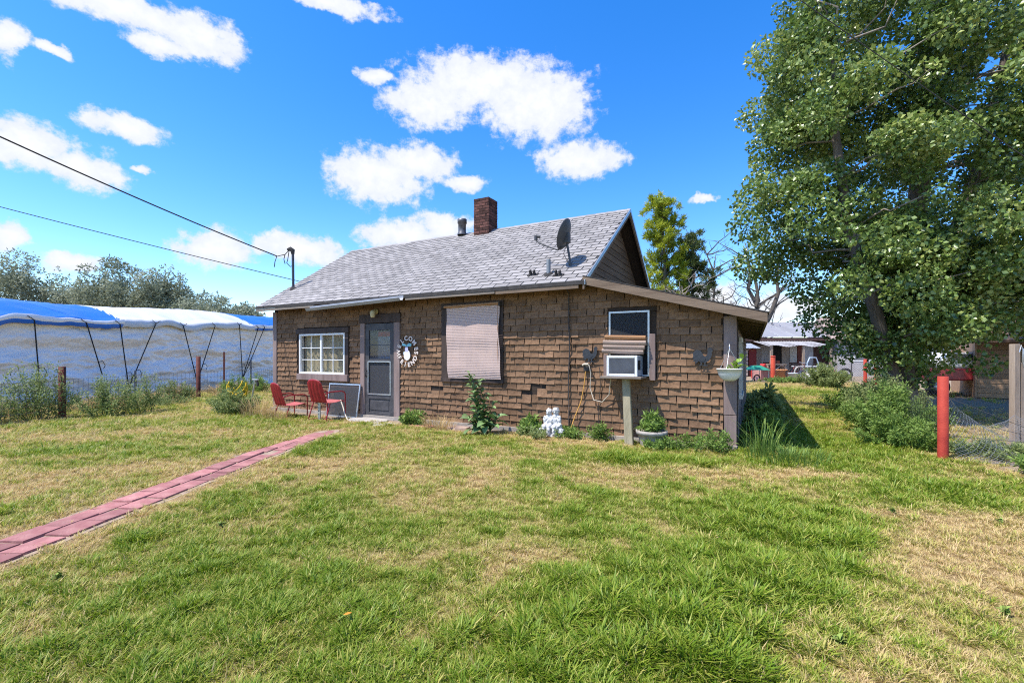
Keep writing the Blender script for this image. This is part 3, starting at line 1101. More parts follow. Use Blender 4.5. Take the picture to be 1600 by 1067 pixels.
# brick chimney: bricks as raised pieces in mortar
ch = bpy.data.objects.new('chimney', None)
COL.objects.link(ch)
ch.parent = house
m_mortar = Mt('sooty_mortar', (0.10, 0.085, 0.08), 0.95, 0.35, 18, 0.4)
m_brick = Mt('dark_red_brick', (0.062, 0.028, 0.024), 0.9, 0.35, 14, 0.4, 80, rnd=0.6, island=True, col2=(0.125, 0.052, 0.04))
cxx, cyy, cw = -5.97, 2.74, 0.225
MB().box(cxx - cw + .012, cxx + cw - .012, cyy - cw + .012, cyy + cw - .012, 4.4, 5.44).build('mortar_core', m_mortar, ch)
bk = MB()
z = 4.42
r_ = 0
while z < 5.41:
    for sd in range(4):
        x = -cw - (r_ % 2) * 0.08
        while x < cw - 0.03:
            p0, p1 = max(x, -cw), min(x + 0.168, cw)
            x += 0.176
            if p1 - p0 < 0.04:
                continue
            dd = random.uniform(-.006, .006)
            bk.box(p0, p1, -cw - dd, -cw + 0.05, z, z + .058, Matrix.Translation((cxx, cyy, 0)) @ Matrix.Rotation(sd * math.pi / 2, 4, 'Z'))
    z += 0.070
    r_ += 1
tag(bk.build('bricks', m_brick, ch), kind='stuff')
MB().box(cxx - .2, cxx + .2, cyy - .2, cyy + .2, 5.441, 5.455).build('flue_mouth', m_dark, ch)
# ------------------------------------------------------------------ things on and beside the house
# roller blind of bamboo slats
m_bamboo = Mt('grey_pink_bamboo', (0.50, 0.36, 0.31), 0.8, 0.15, 5, 0.3, 90, stretch=(0.3, 1, 30), col2=(0.62, 0.465, 0.41))
m_tan = Mt('tan_bamboo', (0.35, 0.185, 0.09), 0.75, 0.25, 6, 0.3, 80, stretch=(0.3, 1, 20))
bl = thing('roll_down_blind', 'pinkish slatted bamboo blind pulled down over the middle window', 'blind', (-4.55, -0.08, 0.95), house=True)
n = 46
for blk in range(1):
    sl = MB()
    for i in range(n):
        z0_ = 0.0 + 1.40 * i / n
        zz = 1.40 * (i + .5) / n
        bow = -0.05 * math.sin(math.pi * min(1, zz / 1.4)) - 0.015 * math.sin(zz * 9)
        sk = 0.03 * (1 - zz / 1.4)
        hw = 0.60 + 0.012 * math.sin(zz * 5)
        # each slat bows a little from left to right
        vs = []
        for j in range(9):
            x = -hw + sk * 1.2 + 2 * hw * j / 8
            yb = bow + 0.012 * math.sin(j * 1.3 + zz * 4)
            vs += [(x, yb - .006, z0_ + .0005), (x, yb - .006, z0_ + 1.40 / n - .003), (x, yb, z0_ + .0005)]
        fs = []
        for j in range(8):
            q = j * 3
            fs += [(q, q + 3, q + 4, q + 1), (q + 2, q + 5, q + 3, q)]
        sl.add(vs, fs)
    tag(sl.build('slats', m_bamboo, bl), kind='stuff')
MB().tube([(-0.66, -0.02, 1.41), (0.60, -0.02, 1.425)], 0.026, 10).build('roller', m_tan, bl)
MB().box(0.605, 0.63, -0.06, 0.03, 1.37, 1.46).build('bracket', m_felt, bl)
MB().tube([(0.59, -0.05, 1.4), (0.585, -0.055, 0.6), (0.60, -0.05, 0.2)], 0.004, 5).build('pull_cord', m_tan, bl)

# second blind, rolled up in folds above the air conditioner
m_fold = Mt('faded_tan_bamboo', (0.34, 0.25, 0.20), 0.8, 0.2, 6, 0.3, 80, stretch=(0.3, 1, 20))
rb = thing('rolled_blind', 'tan bamboo blind rolled up in folds over the air conditioner', 'blind', (-1.62, -0.1, 1.42), house=True)
for k, (zz, yy, rr_, dx0, dx1) in enumerate(((0.27, -0.02, 0.038, -.30, .36), (0.185, -0.045, 0.042, -.32, .37), (0.115, -0.05, 0.036, -.32, .35), (0.045, -0.04, 0.042, -.34, .33))):
    f_ = MB()
    ns = 12
    for a in range(ns):
        a0, a1 = 2 * math.pi * a / ns, 2 * math.pi * (a + .8) / ns
        vs = [(x, yy + rr_ * math.cos(q) * s_, zz + rr_ * 0.9 * math.sin(q) * s_ - (x * .03)) for x in (dx0, dx1) for q in (a0, a1) for s_ in (1,)]
        f_.add(vs, [(0, 1, 3, 2)])
    f_.tube([(dx0 + .005, yy, zz), (dx1 - .005, yy, zz - .02)], rr_ * 0.86, 8)
    f_.build('fold', m_tan if k == 0 else m_fold, rb)

# window air conditioner on its board, with a prop post
ac = thing('air_conditioner', 'white window air conditioner jutting from the right-hand window', 'air conditioner', (-1.56, 0, 1.07), house=True)
m_acw = Mt('ac_white', (0.68, 0.68, 0.69), 0.45, 0.08, 6)
m_acs = Mt('ac_side_grey', (0.33, 0.36, 0.41), 0.5, 0.15, 6)
ax0, ax1, ay0, az1 = -0.245, 0.235, -0.43, 0.325
MB().box(ax0 + .01, ax1 - .01, ay0 + .035, 0.02, 0.0, az1 - .005).build('casing', m_acs, ac, 0.006)
frame_mb(ax0, ax1, 0.0, az1, 0.04, ay0, ay0 + 0.036).build('face_frame', m_acw, ac, 0.006)
MB().box(ax0 + .04, ax1 - .04, ay0 + .022, ay0 + .034, .04, az1 - .04).build('coil', m_dark, ac)
m_louv = Mt('louvre_grey', (0.13, 0.14, 0.165), 0.5)
for i in range(15):
    zz = 0.05 + 0.225 * i / 14
    MB().box(ax0 + .041, ax1 - .041, ay0 + .004, ay0 + .02, zz - .004, zz + .004).build('louvre', m_louv, ac)
for i in range(7):
    MB().box(ax1 - .0098, ax1 - .006, -0.36 + i * .028, -0.345 + i * .028, .1, .25).build('side_vent', m_dark, ac)
MB().box(-0.34, 0.30, -0.47, -0.05, -0.035, -0.002).build('shelf_board', m_board, ac, 0.004)
pp_ = thing('prop_post', 'leaning grey wooden post propping up the air conditioner', 'post', (-1.44, -0.44, 0), house=True)
MB().hexa([(-.065, -.045, -.05), (.065, -.045, -.05), (.065, .045, -.05), (-.065, .045, -.05), (-.155, .135, 1.032), (-.04, .135, 1.032), (-.04, .215, 1.032), (-.155, .215, 1.032)]).build('timber', Mt('weathered_post', (0.22, 0.19, 0.12), 0.9, 0.3, 8, 0.5, 40, stretch=(2, 2, 0.2), col2=(0.36, 0.31, 0.21)), pp_, 0.008)

# electric box with cords
eb = thing('outlet_box', 'small outlet box with plugged cords below the left rooster', 'outlet', (-2.26, -0.03, 1.2), house=True)
m_cordw = Mt('beige_cord', (0.52, 0.45, 0.36), 0.6)
MB().box(-.05, .05, -.05, 0.0, -.07, .05).build('box', m_felt, eb, 0.004)
MB().tube([(-.06, -.05, .03), (-.02, -.09, .05), (.05, -.085, .05)], .018, 6).build('plug', m_cordw, eb)
MB().tube([(0.0, -.085, .05), (.06, -.09, .04), (.085, -.06, -.1), (.07, -.05, -.35), (.13, -.05, -.55), (.28, -.05, -.58), (.40, -.055, -.45), (.43, -.08, -.2), (.42, -.15, -.13)], .009, 6).build('cord', m_cordw, eb)
ec = tag(MB().tube([HM @ Vector(p) for p in ((-2.27, -.07, 1.15), (-2.30, -.06, .9), (-2.36, -.06, .6), (-2.46, -.08, .35), (-2.52, -.15, .12), (-2.6, -.3, .03), (-2.9, -.42, .02))], .0085, 6).build('extension_cord', Mt('yellow_orange_cord', (0.62, 0.32, 0.07), 0.6)), 'yellow orange cord hanging from the outlet box to the ground', 'cord')
cb = tag(MB().tube([HM @ Vector(p) for p in ((-2.55, -.33, 2.55), (-2.58, -.06, 2.48), (-2.585, -.045, 2.0), (-2.57, -.05, 1.5), (-2.59, -.048, 1.0), (-2.58, -.05, .5), (-2.58, -.06, .08))], .011, 6).build('wall_cable', m_felt), 'black cable running down the wall from the roof edge', 'cable')
cb2 = tag(MB().tube([HM @ Vector(p) for p in ((-2.04, -.045, 1.2), (-2.02, -.045, .9), (-2.06, -.045, .5), (-2.05, -.05, .08))], .006, 5).build('wall_cable', m_felt), 'thin dark wire down the wall beside the beige cord', 'cable')

# rooster silhouettes cut from dark sheet metal
m_roost = Mt('speckled_black_metal', (0.035, 0.037, 0.042), 0.45, 0.4, 40, metal=0.4, col2=(0.065, 0.068, 0.078))
RO = [(-.145, .03), (-.15, .07), (-.125, .105), (-.085, .12), (-.04, .105), (-.015, .07), (.0, .035), (.025, .02), (.05, .045), (.06, .085), (.055, .12), (.075, .145), (.085, .16), (.095, .145), (.108, .155), (.115, .135), (.13, .125), (.118, .115), (.135, .10), (.115, .095), (.118, .055), (.105, .0), (.075, -.045), (.03, -.07), (.028, -.10), (.06, -.112), (.06, -.122), (-.01, -.122), (-.008, -.112), (.012, -.1), (.008, -.072), (-.02, -.07), (-.025, -.10), (-.005, -.112), (-.06, -.122), (-.06, -.11), (-.042, -.1), (-.04, -.068), (-.07, -.05), (-.09, -.075), (-.125, -.095), (-.115, -.055), (-.15, -.06), (-.13, -.02), (-.155, -.015)]


def rooster(label, loc, flip=1, sc=1.0):
    o = thing('rooster_plaque', label, 'wall art', loc, group='rooster plaques on the wall', house=True)
    pts_ = [(x * sc * flip, z * sc) for x, z in RO]
    if flip > 0:
        pts_ = pts_[::-1]
    me = MB().prism(pts_, -0.006, 0.0)
    b_ = me.build('silhouette', m_roost, o)
    tri = b_.modifiers.new('tri', 'TRIANGULATE')
    wg = MB()
    wg.prism([(-.06 * flip * sc, -.02 * sc), (.03 * flip * sc, .0), (.02 * flip * sc, -.045 * sc), (-.03 * flip * sc, -.055 * sc)][::-1 if flip > 0 else 1], -0.012, -0.0065)
    wg.build('wing', m_roost, o)
    return o


rooster('black metal rooster cutout on wall just left of the air conditioner', (-2.19, -0.05, 1.40), 1, 0.95)
rooster('black metal rooster cutout on wall beside the white hanging planter', (-0.42, -0.06, 1.36), 1, 1.0)

# WELCOME FRIENDS ring with a goose in the middle
ws = thing('welcome_sign', 'round wooden sign of letters WELCOME FRIENDS with white goose by the door', 'sign', (-6.19, -0.06, 1.48), house=True)
m_let = Mt('pale_letter_paint', (0.72, 0.62, 0.56), 0.7, 0.1, 20)
m_ring = Mt('rusty_wire', (0.10, 0.05, 0.035), 0.7)


def letter(chr_, ang, rad, size, up):
    cv = bpy.data.curves.new('letter', 'FONT')
    cv.body = chr_
    cv.size = size
    cv.align_x = 'CENTER'
    cv.align_y = 'CENTER'
    cv.extrude = 0.006
    cv.offset = 0.003
    tmp = bpy.data.objects.new('letter', cv)
    COL.objects.link(tmp)
    dg = bpy.context.evaluated_depsgraph_get()
    me = bpy.data.meshes.new_from_object(tmp.evaluated_get(dg))
    bpy.data.objects.remove(tmp)
    me.materials.clear()
    me.materials.append(m_let)
    o = bpy.data.objects.new('letter', me)
    COL.objects.link(o)
    o.parent = ws
    # text lies in its xy plane; stand it up in xz and turn it round the ring
    turn = (ang - math.pi / 2) if up else (ang + math.pi / 2)
    o.matrix_local = Matrix.Translation((math.cos(ang) * rad * 0.86, 0, math.sin(ang) * rad)) @ Matrix.Rotation(R(90), 4, 'X') @ Matrix.Rotation(turn, 4, 'Z')


for i, c_ in enumerate('WELCOME'):
    letter(c_, R(186 - i * 29), 0.275, 0.132, True)
for i, c_ in enumerate('FRIENDS'):
    letter(c_, R(207 + i * 24.5), 0.285, 0.132, False)
rg_ = MB()
rg_.tube([(math.cos(a) * .27 * .9, 0.014, math.sin(a) * .30) for a in [2 * math.pi * k / 40 for k in range(41)]], .006, 5)
rg_.build('ring', m_ring, ws)
for s in range(3):
    a = [R(92), R(215), R(325)][s]
    MB().tube([(0, .012, 0), (math.cos(a) * .25, .012, math.sin(a) * .3)], .005, 5).build('spoke', m_ring, ws)
m_goose = Mt('goose_white', (0.78, 0.76, 0.75), 0.6, 0.06, 9)
MB().prism([(.085 * math.cos(t_) * (1 - .12 * math.sin(t_)), -.075 + .11 * math.sin(t_)) for t_ in [2 * math.pi * k / 24 for k in range(24)]], -0.02, -0.006).build('goose_body', m_goose, ws)
MB().prism([(-.045, .0), (.03, .0), (.035, .05), (.02, .1), (-.03, .1), (-.05, .05)], -0.024, -0.0205).build('goose_head', Mt('goose_lilac', (0.45, 0.45, 0.62), 0.6), ws)
MB().prism([(-.10, -.06), (-.055, -.06), (-.05, -.02), (-.075, .0), (-.105, -.02)], -0.018, -0.006).build('goose_wing', Mt('goose_grey', (0.42, 0.5, 0.55), 0.6), ws)
m_bow = Mt('teal_ribbon', (0.22, 0.5, 0.55), 0.6, 0.3, 20)
MB().prism([(-.13, .125), (-.01, .105), (.0, .125), (-.01, .145), (-.11, .175)], -0.03, -0.0245).build('bow_loop', m_bow, ws)
MB().prism([(.0, .125), (.012, .105), (.12, .10), (.13, .15), (.07, .175), (.012, .145)], -0.03, -0.0245).build('bow_loop', m_bow, ws)

# porch light
pl = thing('porch_light', 'small cream porch lamp under the eave over the door', 'lamp', (-7.1, -0.03, 2.36), house=True)
m_brass = Mt('cream_brass', (0.42, 0.34, 0.16), 0.45, 0.2, 12)
MB().lathe([(0.0, .0), (.06, .0), (.06, .03), (.02, .045)], 14, Matrix.Rotation(R(90), 4, 'X')).build('back_plate', m_brass, pl)
MB().tube([(0, -.03, 0), (0, -.10, .02), (.02, -.13, -.02)], .02, 8).build('arm', m_brass, pl)
MB().lathe([(.02, .05), (.055, .03), (.06, -.02), (.05, -.09), (.035, -.11), (0, -.11)], 14, Matrix.Translation((.02, -.13, -.03))).build('shade', Mt('cream_glass', (0.55, 0.47, 0.28), 0.4), pl)

# hanging planter at the right corner post
hp = thing('hanging_planter', 'white plastic bowl planter hanging from a hook on corner post', 'planter', (-0.06, -0.235, 1.03), house=True)
m_pl = Mt('white_plastic', (0.70, 0.69, 0.66), 0.5, 0.08, 6)
MB().lathe([(0.0, 0.0), (.07, .004), (.115, .04), (.15, .10), (.165, .165), (.172, .165), (.172, .178), (.16, .178), (.15, .165), (.10, .12), (0, .11)], 24).build('bowl', m_pl, hp)
for a in (20, 140, 260):
    MB().tube([(math.cos(R(a)) * .165, math.sin(R(a)) * .165, .175), (0, .03, .47)], .0035, 4).build('hanger_wire', m_alu, hp)
MB().tube([(0, .03, .46), (0, .03, .50), (0, .06, .53), (0, .19, .53)], .008, 6).build('hook', m_alu, hp)
lm_pl = leaf_mat('planter_leaf', (0.10, 0.20, 0.02), (0.34, 0.45, 0.06), trans=0.4)
lf_ = MB()
lf_.add([(0, 0, 0), (.028, .03, .008), (.024, .06, .006), (0, .078, -.004), (-.024, .06, .006), (-.028, .03, .008)], [(0, 1, 2, 3), (0, 3, 4, 5)])
lme = lf_.mesh('leaf', Mt('lime_leaf', (0.22, 0.34, 0.04), 0.5, 0.3, 5, rnd=0.3, spec=0.4))
for i in range(34):
    o = bpy.data.objects.new('leaf', lme)
    COL.objects.link(o)
    o.parent = hp
    q = i / 33
    o.location = (0.02 + .13 * q + random.uniform(-.06, .06), random.uniform(-.07, .06), .15 + .17 * q * random.random() + .02)
    o.rotation_euler = (random.uniform(-.4, 1.2), random.uniform(-.6, .6), random.uniform(0, 6.3))
    o.scale = [random.uniform(.7, 1.15)] * 3

# satellite dish
sd = thing('satellite_dish', 'grey satellite dish on a bent mast near roof edge', 'satellite dish', (-2.66, 0.2, 2.97), house=True)
m_dish = Mt('dish_grey', (0.075, 0.075, 0.08), 0.5, 0.2, 6)
nn = Vector((-0.94, -0.05, 0.33)).normalized()
Md = Matrix.Translation((-0.10, -0.02, 0.60)) @ nn.to_track_quat('Z', 'Y').to_matrix().to_4x4()
MB().lathe([(0, -.045), (.10, -.040), (.19, -.022), (.26, .003), (.28, .012), (.285, .004), (.265, -.008), (.19, -.034), (.10, -.052), (0, -.056)], 30, Md).build('reflector', m_dish, sd)
MB().tube([(.02, 0, 0), (0.0, 0, .14), (-.05, 0, .42), (-.06, 0, .5)], .022, 8).build('mast', m_dish, sd)
MB().box(-.11, -.0, -.05, .05, .44, .62).build('bracket', m_dish, sd, .008)
MB().tube([(-.06, -.02, .40), (-.22, -.04, .33), (-.42, -.03, .42), (-.58, 0.0, .5), (-.66, .02, .56)], .018, 6).build('feed_arm', m_dish, sd)
MB().tube([(-.68, .02, .57), (-.68, .02, .66)], .035, 8).tube([(-.68, .02, .65), (-.60, .03, .63)], .03, 8).build('receiver', m_dish, sd)
MB().tube([(-.05, 0, .43), (-.10, -.05, .25), (.0, -.03, .05), (.02, 0, 0)], .006, 5).build('cable', m_felt, sd)
MB().box(-.07, .11, -.08, .08, -.03, .012, MR).build('foot_plate', m_dish, sd)
for nm_, lx, ly, lb in (('roof_clamp', -3.29, -0.01, 'dark antenna clamp on roof left of the vent pipe'), ('roof_clamp', -2.75, -0.11, 'dark antenna clamp on roof right of the vent pipe')):
    o = thing(nm_, lb, 'clamp', (lx, ly, rz(ly) + .01), house=True)
    MB().box(-.10, .10, -.04, .04, 0, .02, MR).build('base', m_felt, o)
    MB().box(-.05, -.02, -.03, .03, .02, .10, MR).build('lug', m_felt, o)
    MB().box(.02, .05, -.03, .03, .02, .09, MR).build('lug', m_felt, o)

# power mast with weatherhead on the left roof slope
mp_ = thing('service_mast', 'dark metal electric mast with weatherhead on left roof slope', 'mast', (-10.55, 0.45, rz(.45) - .02), house=True)
MB().tube([(0, 0, 0), (-.02, 0, .98)], .032, 10).build('conduit', m_dkpaint2, mp_)
MB().tube([(-.02, 0, .96), (-.03, 0, 1.06), (-.09, -.02, 1.10), (-.17, -.05, 1.09)], [.04, .06, .062, .03], 10).build('weatherhead', m_felt, mp_)
for q in ([(-.14, -.04, 1.06), (-.2, -.1, .95), (-.4, -.2, .90), (-.45, -.22, .75), (-.47, -.22, .62)], [(-.12, -.04, 1.05), (-.12, -.08, .8), (-.13, -.1, .72), (-.05, -.05, .62), (0, 0, .66)], [(-.2, -.1, .95), (-.22, -.12, .82), (-.2, -.1, .7)]):
    MB().tube(q, .011, 5).build('lead', m_felt, mp_)
MB().lathe([(.10, 0), (.08, .03), (.035, .07)], 12, Matrix.Translation((0, 0, .02)) @ MR).build('flashing', m_felt, mp_)


def wire(name, label, a, b, sag, r=.012, n=24):
    a, b = Vector(a), Vector(b)
    pts_ = [a.lerp(b, i / n) - Vector((0, 0, sag * 4 * (i / n) * (1 - i / n))) for i in range(n + 1)]
    return tag(MB().tube(pts_, r, 5).build(name, m_felt), label, 'cable', 'overhead wires')


hd = HM @ Vector((-10.95, 0.25, rz(.45) + .89))
wire('power_line', 'thick overhead power line running to the roof mast', hd, (-13.6, 3.0, 7.9), 0.28, .016)
hb = HM @ Vector((-10.8, 4.6, 3.2))
wire('power_line', 'thin lower power line passing over the tarp stack', hb, (-27, 10.5, 9.0), 0.22, .012)
wire('power_line', 'thin wire slanting across the top of the cottonwood', (3.2, 7.0, 7.75), (9.5, 7.2, 3.6), 0.03, .007)

# two red shell-back metal chairs
m_red = Mt('red_chair_paint', (0.30, 0.015, 0.022), 0.42, 0.25, 9, 0.1, 30, spec=0.5)
m_redf = Mt('faded_red_paint', (0.42, 0.11, 0.11), 0.55, 0.2, 8)


def chair(label, loc, rotz, lean=0.0):
    o = thing('metal_lawn_chair', label, 'chair', loc, rotz, 'red metal lawn chairs', house=True)
    # back: shell with vertical flutes and rounded top, chair faces +y
    P = []
    for i in range(15):
        v_ = i / 14
        row = []
        for j in range(25):
            u_ = -1 + 2 * j / 24
            hw = 0.235 * (1 - 0.10 * v_) * (1 if v_ < .82 else math.sqrt(max(0.03, 1 - ((v_ - .82) / .20) ** 2 * 0.55)))
            zt = 0.40 + 0.50 * v_ - (0.035 * u_ * u_ * v_)
            yb = -0.23 - 0.17 * v_ - .05 * (1 - abs(u_)) ** .5 * .6 + 0.008 * math.cos(u_ * 14) * (1 if v_ < .85 else 0)
            row.append((hw * u_, yb + .03 * v_ * v_, zt))
        P.append(row)
    b_ = MB().grid(P).build('backrest', m_red, o)
    s_ = b_.modifiers.new('solid', 'SOLIDIFY')
    s_.thickness = 0.006
    P = [[(0.24 * (-1 + 2 * j / 16), -0.25 + 0.49 * i / 10, 0.40 - .03 * math.sin(math.pi * i / 10) + .035 * (i / 10) + (-.03 if i == 10 else 0)) for j in range(17)] for i in range(11)]
    b_ = MB().grid(P).build('seat', m_redf, o)
    s_ = b_.modifiers.new('solid', 'SOLIDIFY')
    s_.thickness = 0.006
    for s in (-1, 1):
        x = .275 * s
        MB().tube([(x * .85, -.30, .58), (x, -.18, .62), (x, .12, .62), (x, .2, .60), (x, .235, .55), (x, .235, .05), (x, .21, .018), (x, .1, .013)], .0135, 8).build('arm_and_leg', m_red, o)
        MB().tube([(x, .1, .013), (x, -.2, .013), (x, -.26, .02), (x * .95, -.27, .06), (x * .9, -.16, .38)], .0135, 8).build('runner', m_red, o)
    MB().tube([(-.275, -.1, .02), (.275, -.1, .02)], .012, 6).build('cross_bar', m_red, o)
    MB().tube([(-.26, .2, .39), (.26, .2, .39)], .012, 6).build('cross_bar', m_red, o)
    return o


chair('red metal shell-back chair standing upright in front of the window screen', (-7.95, -0.62, 0.0), R(2))
chair('red metal shell-back chair slumped low behind the yellow dry grass', (-9.0, -0.75, -0.10), R(-8))

# window screen leaning on the wall, plank, hose, slabs
sc_ = thing('leaning_screen', 'aluminium framed window screen leaning on wall behind red chair', 'window screen', (-8.02, -0.20, 0.0), house=True)
MS = Matrix.Rotation(R(-9), 4, 'X')
fr_ = MB()
for a in (((-.50, -.47), (0, .76)), ((.47, .50), (0, .76)), ((-.47, .47), (0, .03)), ((-.47, .47), (.73, .76))):
    fr_.box(a[0][0], a[0][1], -.012, .012, a[1][0], a[1][1], MS)
fr_.build('frame', m_alu, sc_)
MB().box(-.47, .47, -.002, .002, .03, .73, MS).build('mesh', m_screen, sc_)
st = thing('slotted_bracket', 'grey slotted steel bracket standing beside red chair leg', 'bracket', (-8.02, -0.78, 0), house=True)
MB().box(-.035, .035, -.012, .012, 0, .38).build('bar', m_alu, st)
for i in range(5):
    MB().box(-.010, .010, -.015, -.0125, .05 + i * .07, .07 + i * .07).build('slot', m_dark, st)
tag(MB().tube([HM @ Vector(p) for p in ((-7.75, -.45, .42), (-7.62, -.5, .3), (-7.5, -.55, .14), (-7.38, -.58, .02), (-7.2, -.65, .015))], .014, 6).build('fallen_pole', m_cordw), 'pale thin pole slanting down from the chair arm', 'pole')
hs_ = thing('garden_hose', 'bright yellow garden hose coiled over weeds at the left corner', 'hose', (-10.95, -0.85, 0.30), house=True)
m_hose = Mt('yellow_hose', (0.66, 0.44, 0.02), 0.45, 0.15, 9)
for k in range(4):
    rr_ = .26 - .02 * k
    MB().tube([(rr_ * math.cos(a) + .03 * k, .1 * math.sin(a + k) + .02 * k, .42 + .22 * math.sin(a) - .05 * k) for a in [math.pi * (.95 + 1.15 * i / 24) for i in range(25)]], .016, 6).build('coil', m_hose, hs_)
MB().tube([(-.2, 0, .3), (-.12, -.05, .1), (-.02, -.08, -.1), (.1, -.05, -.32)], .014, 6).build('tail', m_hose, hs_)
hr = thing('standpipe', 'grey metal standpipe with tap handle at the left corner', 'tap', (-10.72, -0.5, 0), house=True)
MB().tube([(-.12, -.05, 0), (0, 0, .72), (0.02, 0, .78)], .018, 8).build('pipe', m_alu, hr)
MB().box(-.09, .14, -.025, .025, .775, .81).build('handle', m_alu, hr, .006)
MB().tube([(.08, 0, .77), (.12, 0, .70), (.12, 0, .64)], .03, 8).build('spout', m_felt, hr)
for i, (x, y, sx, sy, rz_, lb) in enumerate(((-6.95, -.42, .95, .5, .05, 'flat pale concrete slab right below the storm door'), (-6.2, -.75, .55, .38, -.2, 'small broken pale slab right of the door step'), (-5.4, -.55, .5, .35, .3, 'reddish flat stone in dirt between door and leafy plant'), (-4.75, -.35, .6, .3, .1, 'pinkish flat stone against wall beside the leafy plant'))):
    r2 = random.Random(i)
    pg = [(sx / 2 * math.cos(a) * r2.uniform(.85, 1.15) / max(abs(math.cos(a)), abs(math.sin(a))) ** .6, sy / 2 * math.sin(a) * r2.uniform(.85, 1.15) / max(abs(math.cos(a)), abs(math.sin(a))) ** .6) for a in [2 * math.pi * k / 10 for k in range(10)]]
    mb = MB()
    mb.add([(p, q, 0) for p, q in pg] + [(p * .95, q * .95, .05) for p, q in pg], [tuple(range(19, 9, -1))[::-1]] + [(k, (k + 1) % 10, (k + 1) % 10 + 10, k + 10) for k in range(10)])
    o = mb.build('stone_slab', Mt('slab%d' % i, ((.40, .36, .32), (.45, .41, .37), (.33, .15, .11), (.36, .26, .21), (.37, .33, .29))[i], .92, .2, 9, .4, 50))
    o.location = HM @ Vector((x, y, -0.005))
    o.rotation_euler = (0, 0, HROT + rz_)
    tag(o, lb, 'slab', 'slabs along the foundation')

# white garden statue: two seated children on a base
stt = thing('garden_statue', 'white painted statue of two seated children by the wall', 'statue', (-2.83, -0.22, 0.0), house=True)
s_ = MB()
for c_, r_ in (((-.05, 0, .40), (.052, .055, .062)), ((.075, 0, .42), (.058, .06, .066)), ((-.05, 0, .27), (.068, .06, .10)), ((.075, 0, .28), (.075, .065, .105)),
               ((-.11, -.03, .27), (.03, .03, .075)), ((.15, -.03, .28), (.03, .03, .08)), ((.01, -.05, .27), (.05, .03, .035)), ((-.09, -.06, .17), (.055, .10, .05)), ((.0, -.07, .17), (.05, .10, .05)), ((.10, -.07, .17), (.058, .11, .05)),
               ((-.09, -.14, .10), (.035, .04, .08)), ((.0, -.15, .10), (.035, .04, .08)), ((.10, -.15, .10), (.035, .04, .08)), ((-.16, -.04, .08), (.09, .07, .06)), ((.17, -.05, .10), (.075, .06, .075)), ((.17, -.06, .19), (.04, .04, .045)),
               ((0, -.02, .03), (.30, .15, .045)), ((.0, 0, .12), (.17, .10, .10))):
    s_.ball(c_, r_, 10)
so = s_.build('figures', Mt('chipped_white_paint', (0.40, 0.395, 0.39), 0.8, 0.2, 26, 0.5, 60, col2=(.64, .63, .61)), stt)
rm = so.modifiers.new('remesh', 'REMESH')
rm.mode = 'VOXEL'
rm.voxel_size = 0.011
stt.scale = (1.05, 1.05, 1.05)
smd = so.modifiers.new('smooth', 'SMOOTH')
smd.iterations = 2
txs = bpy.data.textures.new('carving', 'CLOUDS')
txs.noise_scale = 0.035
dsp = so.modifiers.new('carve', 'DISPLACE')
dsp.texture = txs
dsp.strength = 0.028
dsp.mid_level = 0.5
m_hollow = Mt('crevice_shade_grey', (0.12, 0.12, 0.13), 0.8)  # dark grey puts crevice shade into the eyes and mouths
for hx_, hz_ in ((-.05, .40), (.075, .42)):
    for s in (-1, 1):
        MB().ball((hx_ + s * .02, -.052, hz_ + .006), (.009, .006, .007), 6).build('eye', m_hollow, stt)
    MB().ball((hx_, -.062, hz_ - .012), (.009, .009, .010), 6).build('nose', m_goose, stt)
    MB().ball((hx_, -.052, hz_ - .033), (.016, .006, .004), 6).build('mouth', m_hollow, stt)

# concrete pot by the prop post
pt = thing('concrete_pot', 'round grey concrete pot with leafy plant right of the prop post', 'pot', (-1.13, -0.33, 0.0), house=True)
MB().lathe([(.16, 0), (.19, .13), (.215, .2), (.235, .2), (.235, .255), (.205, .255), (.19, .22), (0, .21)], 22).build('bowl', Mt('pot_concrete', (0.35, 0.31, 0.27), .95, .25, 14, .5, 60), pt)
# ------------------------------------------------------------------ tarp-covered stack on the left
T0 = Vector((-13.83, 12.27, 0))
TD = Vector((0.209, 0.978, 0)).normalized()
TN = Vector((-0.978, 0.209, 0)).normalized()       # away from the viewer, into the stack
KA, KB = -4.5, 15.0


def lip_z(k):
    return 2.42 + 0.042 * k + 0.05 * math.sin(k * 1.9) + 0.03 * math.sin(k * 4.1 + 1)


def peak_z(k):
    return 3.07 + 0.036 * k + 0.05 * math.sin(k * 0.8 + 2)


def tp(k, n, z):
    p = T0 + TD * k + TN * n
    return (p.x, p.y, z)


def sheet_mat(name, col, rough=0.38, spec=0.45, bump=0.15, tl=0.25):
    m = Mt(name, col, rough, 0.06, 1.5, bump, 7, spec=spec, stretch=(1, 1, 2.5))
    return m


m_white_t = sheet_mat('white_tarp', (0.86, 0.80, 0.78), 0.33, 0.5, 0.25)
m_white_top = sheet_mat('white_top_tarp', (0.60, 0.59, 0.60), 0.4, 0.4, 0.25)
m_blue_t = sheet_mat('blue_tarp', (0.018, 0.13, 0.46), 0.36, 0.5, 0.2)
stack = thing('covered_stack', 'long hay stack wrapped in white tarp behind the left wire fence', 'haystack', tuple(T0))
MI = Matrix.Translation(-T0)


